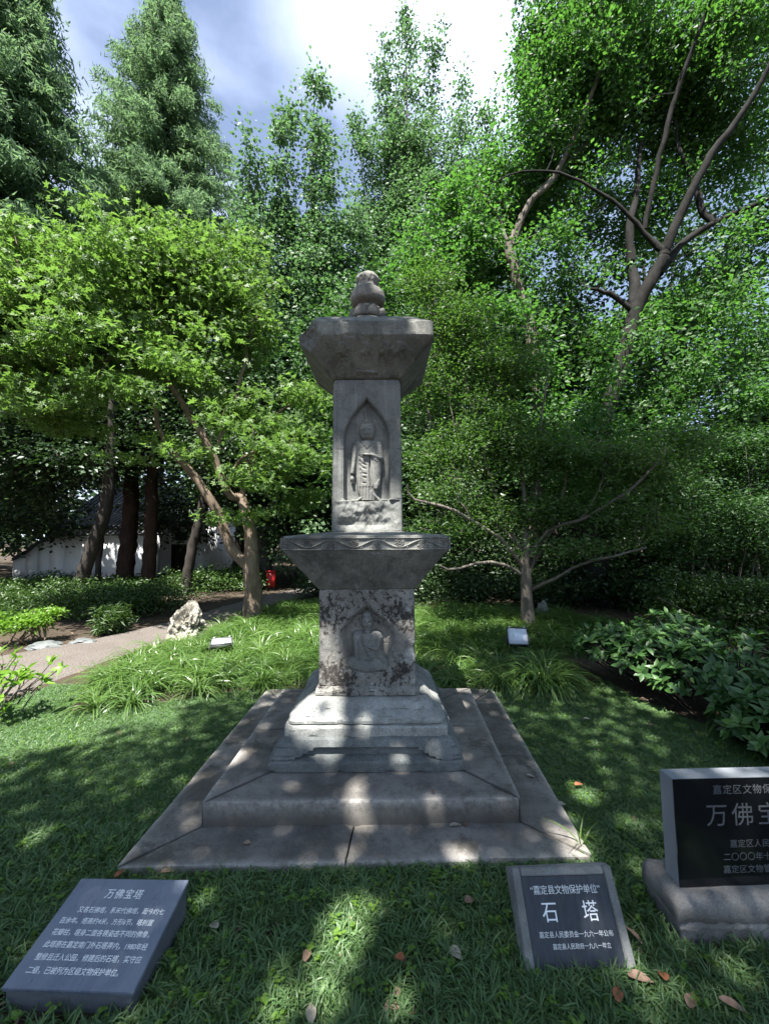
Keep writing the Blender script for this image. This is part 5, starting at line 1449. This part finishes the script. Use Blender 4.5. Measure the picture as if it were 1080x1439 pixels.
# big-leaved bushes: single leaves are parts
def leaf_shape(L, W, mat, n=5, curl=0.10):
    b = Buf()
    ts = np.linspace(0, 1, n + 1)
    V = []
    for t in ts:
        w = W * 0.5 * math.sin(math.pi * min(1, (0.06 + 0.94 * t) ** 0.85)) * (1 if t < 1 else 0) + 0.001
        z = -curl * L * t * t
        V += [(t * L, -w, z + w * 0.25), (t * L, 0, z), (t * L, w, z + w * 0.25)]
    Q = []
    for i in range(n):
        a = i * 3
        Q += [(a, a + 3, a + 4, a + 1), (a + 1, a + 4, a + 5, a + 2)]
    return A(V), A(Q).astype(int)
def whorl_bush(name, label, tips, L, W, mat, per, n_parts, stemmat, base, spread_up=0.35, group=None):
    t = thing(name, label, 'bush', (*base, 0), group)
    variants = []
    for k in range(4):
        V, Q = leaf_shape(L * (0.85 + 0.1 * k), W * (0.9 + 0.07 * k), mat, 5, 0.06 + 0.06 * k)
        variants.append((V, Q, build_mesh('leaf', V, [Q], mat, True, {'tint': np.full(len(V), [0.2, 0.45, 0.65, 0.95][k])})))
    order = np.argsort([np.linalg.norm(p - A((0, 0, EYE))) for p, _ in tips])
    b = Buf(); tint = []; sb = Buf(); made = 0
    for q in order:
        p, up = tips[q]
        p0 = A((p[0] * 0.6 + base[0] * 0.4 + rng.normal() * .05, p[1] * 0.6 + base[1] * 0.4 + rng.normal() * .05, max(0.0, p[2] - 0.25)))
        V, F = tube(smooth_path([p0, (p0 + p) / 2 + rng.normal(size=3) * .02, p], 5), np.linspace(0.007, 0.0035, 5), 5); sb.add(V, F)
        k0 = rng.random() * 6.28
        for i in range(per + rng.integers(-1, 2)):
            az = k0 + i * 2.39996
            el = rng.uniform(-0.15, 0.6) if i < per - 2 else rng.uniform(0.5, 1.1)
            Rm = Matrix.Translation(Vector(p) + Vector((0, 0, -0.012 * (i % 3)))) @ up @ Matrix.Rotation(az, 4, 'Z') @ Matrix.Rotation(-el, 4, 'Y') @ Matrix.Rotation(rng.normal() * 0.25, 4, 'X') @ Matrix.Translation((0.006, 0, 0))
            kv = rng.integers(0, 4)
            s = rng.uniform(0.72, 1.12)
            Rm = Rm @ Matrix.Scale(s, 4)
            if made < n_parts:
                o = bpy.data.objects.new('leaf', variants[kv][2]); COL.objects.link(o); o.parent = t
                o.matrix_local = Matrix.Translation(-t.location) @ Rm
                made += 1
            else:
                V, Q, _ = variants[kv]
                M4 = A(Rm); VV = V @ M4[:3, :3].T + M4[:3, 3]
                b.add(VV, Q); tint.append(np.full(len(V), rng.random()))
    put('stems', sb.mesh('stems', stemmat, True), t, kind='stuff')
    if tint: put('leaves', b.mesh('leaves', mat, True, {'tint': np.concatenate(tint)}), t, kind='stuff')
    return t
def tilt(v): return Vector(v).to_track_quat('Z', 'Y').to_matrix().to_4x4()
def rhodo():
    tips = []
    ells = [(2.75, 4.3, .28, .42, .5, .36), (2.95, 3.85, .26, .42, .5, .36), (3.2, 4.6, .33, .55, .5, .42), (3.5, 4.0, .32, .6, .7, .42), (2.92, 3.15, .16, .34, .40, .30), (3.5, 3.3, .28, .55, .6, .42), (2.55, 4.75, .30, .36, .4, .32), (3.2, 2.7, .14, .38, .36, .32), (4.2, 3.6, .4, .6, .7, .5)]
    for i in range(1050):
        e = ells[rng.integers(len(ells))]
        d = unit(rng.normal(size=3)); d[2] = abs(d[2]) * 0.95 - 0.18
        p = A(e[:3]) * A((1, 1, 1.3)) + d * A(e[3:6]) * A((1, 1, 1.12)) * rng.uniform(0.72, 1.05)
        tips.append((p, tilt(d * A((0.7, 0.7, 1)) + A((0, -0.12, 0.6)))))
    whorl_bush('large_leaved_bush', 'big dark green bush with leathery whorled leaves at the right edge', tips, 0.098, 0.042, M['lf_rhodo'], 7, 300, M['bark_dark'], (3.2, 3.8))
rhodo()
def left_bush():
    tips = []
    for i in range(80):
        c = A([(-3.75, 3.72, .42), (-3.35, 3.85, .44), (-3.95, 4.05, .46), (-3.62, 3.5, .25)][i % 4])
        p = c + rng.normal(size=3) * A((.17, .17, .07))
        tips.append((p, tilt(rng.normal(size=3) * .35 + A((0, 0, 1)))))
    whorl_bush('young_bush', 'small bush with bright yellow-green leaves at the left edge by the path', tips, 0.085, 0.034, M['lf_young'], 6, 300, M['bark_pale'], (-3.7, 3.8))
left_bush()

# --- the shade trees behind the viewer; unseen, with gaps cut in their crowns to place the sun patches
def spot(px, py, r, z=None, Y=None):
    p = gnd(px, py, z) if Y is None else at(px, py, Y)
    SPOTS.append((*p, r * 1.2))
for a in ((495, 1195, .07, .06), (640, 1195, .06, .06), (770, 1160, .06, .06), (810, 1185, .09, .06), (330, 1065, .10, .196), (410, 1105, .05, .196), (500, 1108, .08, .196),
          (640, 990, .10, .196),  (500, 1290, .10, 0), (480, 1330, .10, 0), (450, 1400, .09, 0), (290, 1270, .06, 0), (560, 1420, .05, 0), (395, 1425, .06, 0), (1000, 1150, .05, .3), (820, 1120, .08, 0),
          (650, 932, .15, .1), (680, 862, .20, .1), (650, 860, .14, 0), (900, 985, .12, 0), (930, 1000, .10, 0), (120, 1100, .06, 0), (230, 1010, .12, 0), (60, 1180, .05, 0), (560, 940, .12, .1), (1040, 890, .16, .6), (1000, 880, .12, .6)):
    spot(a[0], a[1], a[2], a[3])
for a in ((505, 1140, .075, 2.37), (605, 1138, .05, 2.37), (470, 1050, .10, 2.65), (440, 1030, .10, 2.70), (430, 1000, .14, 2.80), (470, 1000, .10, 2.80), (560, 1060, .05, 2.66), (610, 1060, .05, 2.66),
          (462, 930, .13, 2.90), (455, 970, .12, 2.90), (610, 985, .10, 3.1), (600, 960, .09, 3.1),
          (515, 765, .06, 2.69), (540, 763, .05, 2.69), (585, 766, .06, 2.69), (440, 766, .06, 2.69), (490, 755, .06, 2.7), (512, 655, .09, 2.99), (500, 690, .13, 2.99), (532, 720, .14, 2.99), (490, 725, .12, 2.99), (556, 712, .07, 2.99), (540, 620, .04, 2.99), (475, 660, .05, 2.99),
          (580, 458, .07, 2.76), (520, 380, .10, 3.2), (535, 400, .06, 3.2), (505, 1015, .07, 2.75)):
    spot(a[0], a[1], a[2], Y=a[3])
def shade_tree(label, base, limbs_xyz, ells, n):
    limbs = [([A((*base, 0)), A((base[0], base[1] + .2, 3.5)), A((base[0] * .8, base[1] * .8, 7.0))], [0.28, 0.24, 0.17])]
    for p in limbs_xyz: limbs.append(([limbs[0][0][2], (limbs[0][0][2] + A(p)) / 2 + A((0, 0, .6)), A(p)], [0.11, 0.07, 0.03]))
    tree('shade_tree', label, 'tree', limbs, ells, n, 60, (0.34, 0.34, 0.22), 0.125, 0.075, M['lf_camphor'], M['bark_grey'], group='shade trees behind the viewer', shell=0.5, twig=0.02, frac=0.3, up=0.65, droop=0.2, maxlen=1.8,
         keep=lambda P: ~sunlit(P) & ((P[:, 2] - EYE) > 1.52 * P[:, 1] + 0.2))
shade_tree('tall unseen broadleaf shade tree behind the viewer on the left, crown gapped for sun patches', (-4.2, -5.0), [(-3, -2, 9.5), (-4.5, -4, 10), (-1.5, -1.0, 9.6), (-1, -4, 10)],
           [(-3.6, -2.6, 9.6, 1.9, 2.2, 1.0), (-1.6, -1.0, 9.8, 1.9, 1.9, 1.0), (-4.5, -4.6, 10, 1.9, 2, 1.1), (-1.2, -3.6, 10, 1.9, 2, 1.1), (0.1, 1.0, 10.4, 1.6, 1.6, .9)], 760)
shade_tree('tall unseen broadleaf shade tree behind the viewer on the right, crown gapped for sun patches', (4.0, -4.6), [(1.5, -1, 9.6), (3.5, 0.5, 10.2), (4.2, -2.5, 10), (1.2, -3.6, 10), (2.2, 2.2, 10.6), (5, 2.0, 10.8)],
           [(1.5, -1.6, 9.6, 1.9, 2.0, 1.0), (3.4, 0.2, 10.2, 2.0, 2.0, 1.0), (4.4, -2.6, 10, 2, 2, 1.1), (1.2, -3.8, 10, 1.9, 1.9, 1.0), (1.9, 2.4, 10.8, 2.0, 1.9, 1.0), (4.6, 2.6, 11, 2.0, 2.0, 1.0), (2.6, 4.0, 11.8, 2.0, 1.6, .9), (5.4, 0.4, 10.6, 1.8, 2, 1.0)], 1050)

# ------------------------------------------------------------------ ground cover, instanced blades
def blade_clump(name, nb, L, W, up0, up1, seg, droop, mat, seed):
    rg = np.random.default_rng(seed)
    b = Buf(); tint = []
    for k in range(nb):
        az = rg.random() * 6.283; el = rg.uniform(up0, up1)
        ln = L * rg.uniform(0.6, 1.15); w = W * rg.uniform(0.8, 1.2)
        d = A((math.cos(az), math.sin(az), 0)); s = A((-d[1], d[0], 0))
        p = A((rg.normal() * 0.012, rg.normal() * 0.012, -0.005)); e = el
        pts = [p]
        for i in range(seg):
            p = p + (d * math.cos(e) + A((0, 0, math.sin(e)))) * ln / seg
            e -= droop / seg * rg.uniform(0.8, 1.3)
            pts.append(p)
        V = []
        tw = rg.normal() * 0.35
        for i, q in enumerate(pts):
            ww = w * (1 - (i / seg) ** 2.2) * 0.5 + 0.0003
            V += [q - (s + A((0, 0, tw))) * ww, q + (s + A((0, 0, tw))) * ww]
        b.add(A(V), [(2 * i, 2 * i + 1, 2 * i + 3, 2 * i + 2) for i in range(seg)])
        tint.append(np.full(len(V), rg.random()))
    me = b.mesh(name, mat, True, {'tint': np.concatenate(tint)})
    return me

def seedling_mesh(seed):
    rg = np.random.default_rng(seed); b = Buf(); tint = []
    for k in range(7):
        V, Q = leaf_shape(0.019, 0.014, None, 3, 0.1)
        Rm = A(Matrix.Translation((rg.normal() * .012, rg.normal() * .012, rg.uniform(.02, .05))) @ Matrix.Rotation(rg.random() * 6.28, 4, 'Z') @ Matrix.Rotation(-rg.uniform(0, .6), 4, 'Y'))
        b.add(V @ Rm[:3, :3].T + Rm[:3, 3], Q); tint.append(np.full(len(V), rg.random()))
    return b.mesh('seedling', M['seedling'], True, {'tint': np.concatenate(tint)})

def scatter(name, pts, rot, scl, pick, meshes):
    """ground cover as one object: instances of a few tufts on scattered points"""
    src = bpy.data.collections.new(name + '_tufts')
    for k, me in enumerate(meshes):
        src.objects.link(bpy.data.objects.new('%s_tuft_%02d' % (name, k), me))
    me = bpy.data.meshes.new(name)
    me.vertices.add(len(pts)); me.vertices.foreach_set('co', np.asarray(pts, np.float32).ravel())
    for an, tp, av in (('rot', 'FLOAT_VECTOR', rot), ('scl', 'FLOAT', scl), ('pick', 'INT', pick)):
        a = me.attributes.new(an, tp, 'POINT')
        a.data.foreach_set('vector' if tp == 'FLOAT_VECTOR' else 'value', np.ravel(av).astype(np.int32 if tp == 'INT' else np.float32))
    o = put(name, me, kind='stuff')
    ng = bpy.data.node_groups.new(name + '_nodes', 'GeometryNodeTree')
    ng.interface.new_socket('Geometry', in_out='INPUT', socket_type='NodeSocketGeometry')
    ng.interface.new_socket('Geometry', in_out='OUTPUT', socket_type='NodeSocketGeometry')
    n, l = ng.nodes, ng.links
    gi, go = n.new('NodeGroupInput'), n.new('NodeGroupOutput')
    ci = n.new('GeometryNodeCollectionInfo')
    ci.inputs['Collection'].default_value = src
    ci.inputs['Separate Children'].default_value = True
    ci.inputs['Reset Children'].default_value = True
    ip = n.new('GeometryNodeInstanceOnPoints')
    ip.inputs['Pick Instance'].default_value = True
    def attr(nm, tp):
        a = n.new('GeometryNodeInputNamedAttribute'); a.data_type = tp
        a.inputs['Name'].default_value = nm
        return next(s for s in a.outputs if s.enabled and s.name == 'Attribute')
    l.new(gi.outputs[0], ip.inputs['Points'])
    l.new(ci.outputs[0], ip.inputs['Instance'])
    l.new(attr('pick', 'INT'), ip.inputs['Instance Index'])
    l.new(attr('rot', 'FLOAT_VECTOR'), ip.inputs['Rotation'])
    l.new(attr('scl', 'FLOAT'), ip.inputs['Scale'])
    l.new(ip.outputs[0], go.inputs[0])
    md = o.modifiers.new('tufts', 'NODES'); md.node_group = ng
    return o

def in_poly(x, y, poly):
    poly = A(poly); c = np.zeros(len(x), bool); j = len(poly) - 1
    for i in range(len(poly)):
        xi, yi, xj, yj = *poly[i], *poly[j]
        c ^= ((yi > y) != (yj > y)) & (x < (xj - xi) * (y - yi) / (yj - yi + 1e-12) + xi)
        j = i
    return c
def vnoise(x, y, s, o): return A([mnoise.noise((a * s, b * s, o)) for a, b in zip(x, y)])

EXCL = [PL_O, [(-1.36, 1.52), (-0.86, 1.50), (-0.84, 1.87), (-1.34, 1.88)], [(.52, 1.64), (.94, 1.65), (.95, 1.88), (.51, 1.86)], [(1.16, 1.73), (2.02, 1.73), (2.02, 1.97), (1.16, 1.97)]]
LEFT_MONDO = [(-3.05, 4.0), (-2.9, 3.95), (-2.2, 4.2), (-1.75, 4.42), (-1.1, 4.55), (-0.6, 4.5), (-0.5, 6.5), (-0.6, 9.0), (-1.6, 10.0), (-2.6, 9.6), (-2.75, 8.0), (-2.95, 7.0), (-3.3, 5.6), (-3.3, 4.75)]
RIGHT_MONDO = [(-0.6, 4.5), (1.2, 4.5), (1.9, 4.45), (2.2, 5.2), (4.2, 6.2), (3.6, 8.2), (2.0, 9.3), (-0.6, 9.0)]

def lawn():
    n = 230000
    x = rng.uniform(-4.6, 4.2, n); y = 1.15 + (4.7 - 1.15) * rng.random(n) ** 1.1
    k = np.abs(x) < y * 1.02 + 0.45
    for p in EXCL: k &= ~in_poly(x, y, p)
    for p in (LEFT_MONDO, RIGHT_MONDO): k &= ~in_poly(x, y, p)
    pl = np.concatenate([PATH_L, PATH_R[::-1]]); k &= ~in_poly(x, y, pl)
    k &= ~in_poly(x, y, [(2.5, 4.25), (2.85, 3.3), (3.05, 2.6), (4.8, 2.0), (4.8, 5), (2.5, 5)])
    x, y = x[k], y[k]
    f = vnoise(x, y, 2.3, 0.7) + 0.7 * vnoise(x, y, 8.0, 3.1)
    near = np.clip((2.15 - y) / 0.5, 0, 1)
    thr = -0.85 + 0.50 * near
    dens = np.clip((f - thr) / 0.35, 0.28, 1)
    u = rng.random(len(x))
    k = u < dens * np.where(y < 2.4, 0.34 + 0.45 * np.clip((y - 2.0) / 0.4, 0, 1), 0.80)
    x, y = x[k], y[k]; n = len(x)
    rot = np.stack([rng.normal(size=n) * .12, rng.normal(size=n) * .12, rng.random(n) * 6.28], -1)
    scl = rng.uniform(0.65, 1.2, n) * np.where(y > 2.4, 0.54, 0.88)
    pick = rng.integers(0, 5, n)
    sd = rng.random(n) < 0.05 + 0.06 * (vnoise(x, y, 1.7, 9.0) > 0.1)
    pick[sd] = 5 + rng.integers(0, 2, sd.sum())
    tufts = [blade_clump('tuft', 24, 0.090, 0.0064, 0.25, 1.35, 4, 1.35, M['lawn'], 100 + i) for i in range(5)] + [seedling_mesh(200 + i) for i in range(2)]
    scatter('lawn', np.stack([x, y, np.zeros(n)], -1), rot, scl, pick, tufts)
lawn()

def mondo(name, poly, dens, x0, x1, y0, y1, L):
    n = int((x1 - x0) * (y1 - y0) * dens)
    x = rng.uniform(x0, x1, n); y = rng.uniform(y0, y1, n)
    k = in_poly(x, y, poly)
    k &= np.hypot(x + 2.18, y - 5.45) > 0.26
    k &= np.hypot(x - 1.83, y - 5.60) > 0.30
    k &= np.hypot(x + 3.2, y - 6.6) > 0.33
    x, y = x[k], y[k]; n = len(x)
    rot = np.stack([rng.normal(size=n) * .1, rng.normal(size=n) * .1, rng.random(n) * 6.28], -1)
    scl = rng.uniform(0.75, 1.25, n) * (0.95 + 0.25 * vnoise(x, y, 1.2, 5.0))
    tufts = [blade_clump('clump', 110, L, 0.0105, 0.55, 1.45, 6, 2.1, M['grass'], 300 + i) for i in range(4)]
    scatter(name, np.stack([x, y, np.zeros(n)], -1), rot, scl, rng.integers(0, 4, n), tufts)
mondo('mondo_grass', LEFT_MONDO, 23, -4.2, -0.4, 3.9, 10.1, 0.50)
mondo('mondo_grass', RIGHT_MONDO, 20, -0.7, 4.3, 4.3, 9.4, 0.50)

def weed():
    p = gnd(800, 1160, 0.0)
    t = thing('weed', 'tall grassy weed growing at the right front corner of the plinth', 'weed', (1.02, 2.25, 0))
    me = blade_clump('blades', 11, 0.30, 0.007, 0.9, 1.5, 6, 1.3, M['seedling'], 77)
    put('blades', me, t, local=True)
weed()

def litter():
    n = 8500
    x = rng.uniform(-5.5, 6, n); y = 1.15 + 9.5 * rng.random(n) ** 2.2
    k = (np.abs(x) < y * 1.05 + 0.5)
    on_pl = in_poly(x, y, PL_O)
    k &= (~on_pl | (rng.random(n) < 0.03))
    for p in EXCL[1:]: k &= ~in_poly(x, y, p)
    front = (y < 2.2)
    k &= front | (rng.random(n) < 0.45)
    x, y = x[k], y[k]; n = len(x)
    z = np.where(in_poly(x, y, PL_O), 0.066, rng.uniform(0.002, 0.020, n))
    z = np.where(in_poly(x, y, PL_I), 0.203, z)
    k = ~((np.abs(x - TX) < 0.64) & (np.abs(y - TY) < 0.64)); x, y, z = x[k], y[k], z[k]; n = len(x)
    a = rng.random(n) * 6.28
    flat = z > 0.05
    Nn = unit(rng.normal(size=(n, 3)) * np.where(flat, 0.08, 0.35)[:, None] + A((0, 0, 1)))
    Dd = np.stack([np.cos(a), np.sin(a), np.where(flat, 0, rng.normal(size=n) * .2)], -1)
    Dd = unit(Dd - Nn * np.sum(Dd * Nn, 1, keepdims=True))
    V, T = leaf_cloud(np.stack([x, y, z], -1), Dd, Nn, rng.uniform(.022, .065, n), rng.uniform(.013, .032, n), 0.18)
    b = Buf(); b.add(V, None, T)
    put('leaf_litter', b.mesh('leaf_litter', M['litter'], False, {'tint': np.repeat(rng.random(n), 4)}), kind='stuff')
litter()

def fallen(px, py, z, L, W, rz, mat, label, pitch=0.0, roll=0.0, group='larger fallen leaves'):
    p = gnd(px, py, z)
    L, W = L * 0.85, W * 0.85
    V, Q = leaf_shape(L, W, None, 6, 0.12)
    V = V - A((L / 2, 0, 0)); V[:, 2] += 0.18 * np.abs(V[:, 1])
    o = put('fallen_leaf', build_mesh('fallen_leaf', V, [Q], M[mat], True, {'tint': rng.random(len(V))}))
    o.location = p; o.rotation_euler = (roll, pitch, rz)
    tag(o, label, 'leaf', group)
fallen(931, 1370, .05, .075, .038, R(75), 'litter_red', 'orange-red fallen leaf in the grass below the black tablet', 0.3)
fallen(889, 1312, .05, .085, .036, R(115), 'litter_pink', 'pinkish curled fallen leaf between the small marker and the tablet base', -0.3, 0.4)
fallen(813, 1102, .05, .075, .04, R(20), 'litter_red', 'rusty fallen leaf on the lawn right of the plinth')
fallen(640, 1159, .067, .085, .03, R(12), 'litter_pale', 'bleached curled leaf lying on the plinth front')
fallen(900, 1374, .045, .10, .045, R(-10), 'litter_pink', 'wide faded leaf beside the orange-red one')
fallen(868, 1396, .04, .075, .04, R(60), 'litter_red', 'dark rusty leaf at the foot of the small marker')
fallen(560, 1345, .045, .055, .038, R(140), 'litter_red', 'brown leaf amid the front grass, midway between the plaque and the marker', 0.2)
fallen(432, 1340, .045, .075, .036, R(80), 'litter_pink', 'faded leaf in the front grass right of the blue plaque')
fallen(437, 1422, .045, .085, .04, R(100), 'litter_pale', 'pale dry leaf at the bottom edge in the sunlit grass')
fallen(660, 1265, .04, .06, .045, R(30), 'litter_pink', 'broad faded leaf in front of the plinth, nearest the small marker')
fallen(640, 1340, .04, .07, .05, R(-40), 'litter_pale', 'pale rounded leaf in the grass left of the small marker')
fallen(170, 1226, .05, .075, .034, R(70), 'litter_red', 'reddish leaf behind the top edge of the blue plaque')
fallen(235, 1224, .05, .065, .034, R(10), 'litter_pink', 'brownish leaf between the blue plaque and the plinth corner')
fallen(1030, 1412, .05, .09, .036, R(-30), 'litter_pink', 'long dry leaf at the lower right corner')
fallen(970, 1405, .045, .08, .04, R(50), 'litter', 'dull brown leaf in the grass under the orange-red leaf')
fallen(300, 1300, .045, .06, .04, R(150), 'litter_pale', 'small pale leaf right beside the blue plaque')
fallen(745, 1090, .066, .06, .028, R(-20), 'litter_pale', 'pale leaf on the right side slab of the plinth')
fallen(790, 1130, .05, .06, .045, R(20), 'litter_pale', 'yellowish leaf on the lawn just off the right plinth edge')
fallen(825, 1010, .05, .075, .04, R(0), 'litter_pale', 'pale leaf on the lawn in front of the large-leaved bush')
fallen(915, 1018, .05, .08, .045, R(40), 'litter_pink', 'faded leaf under the large-leaved bush')
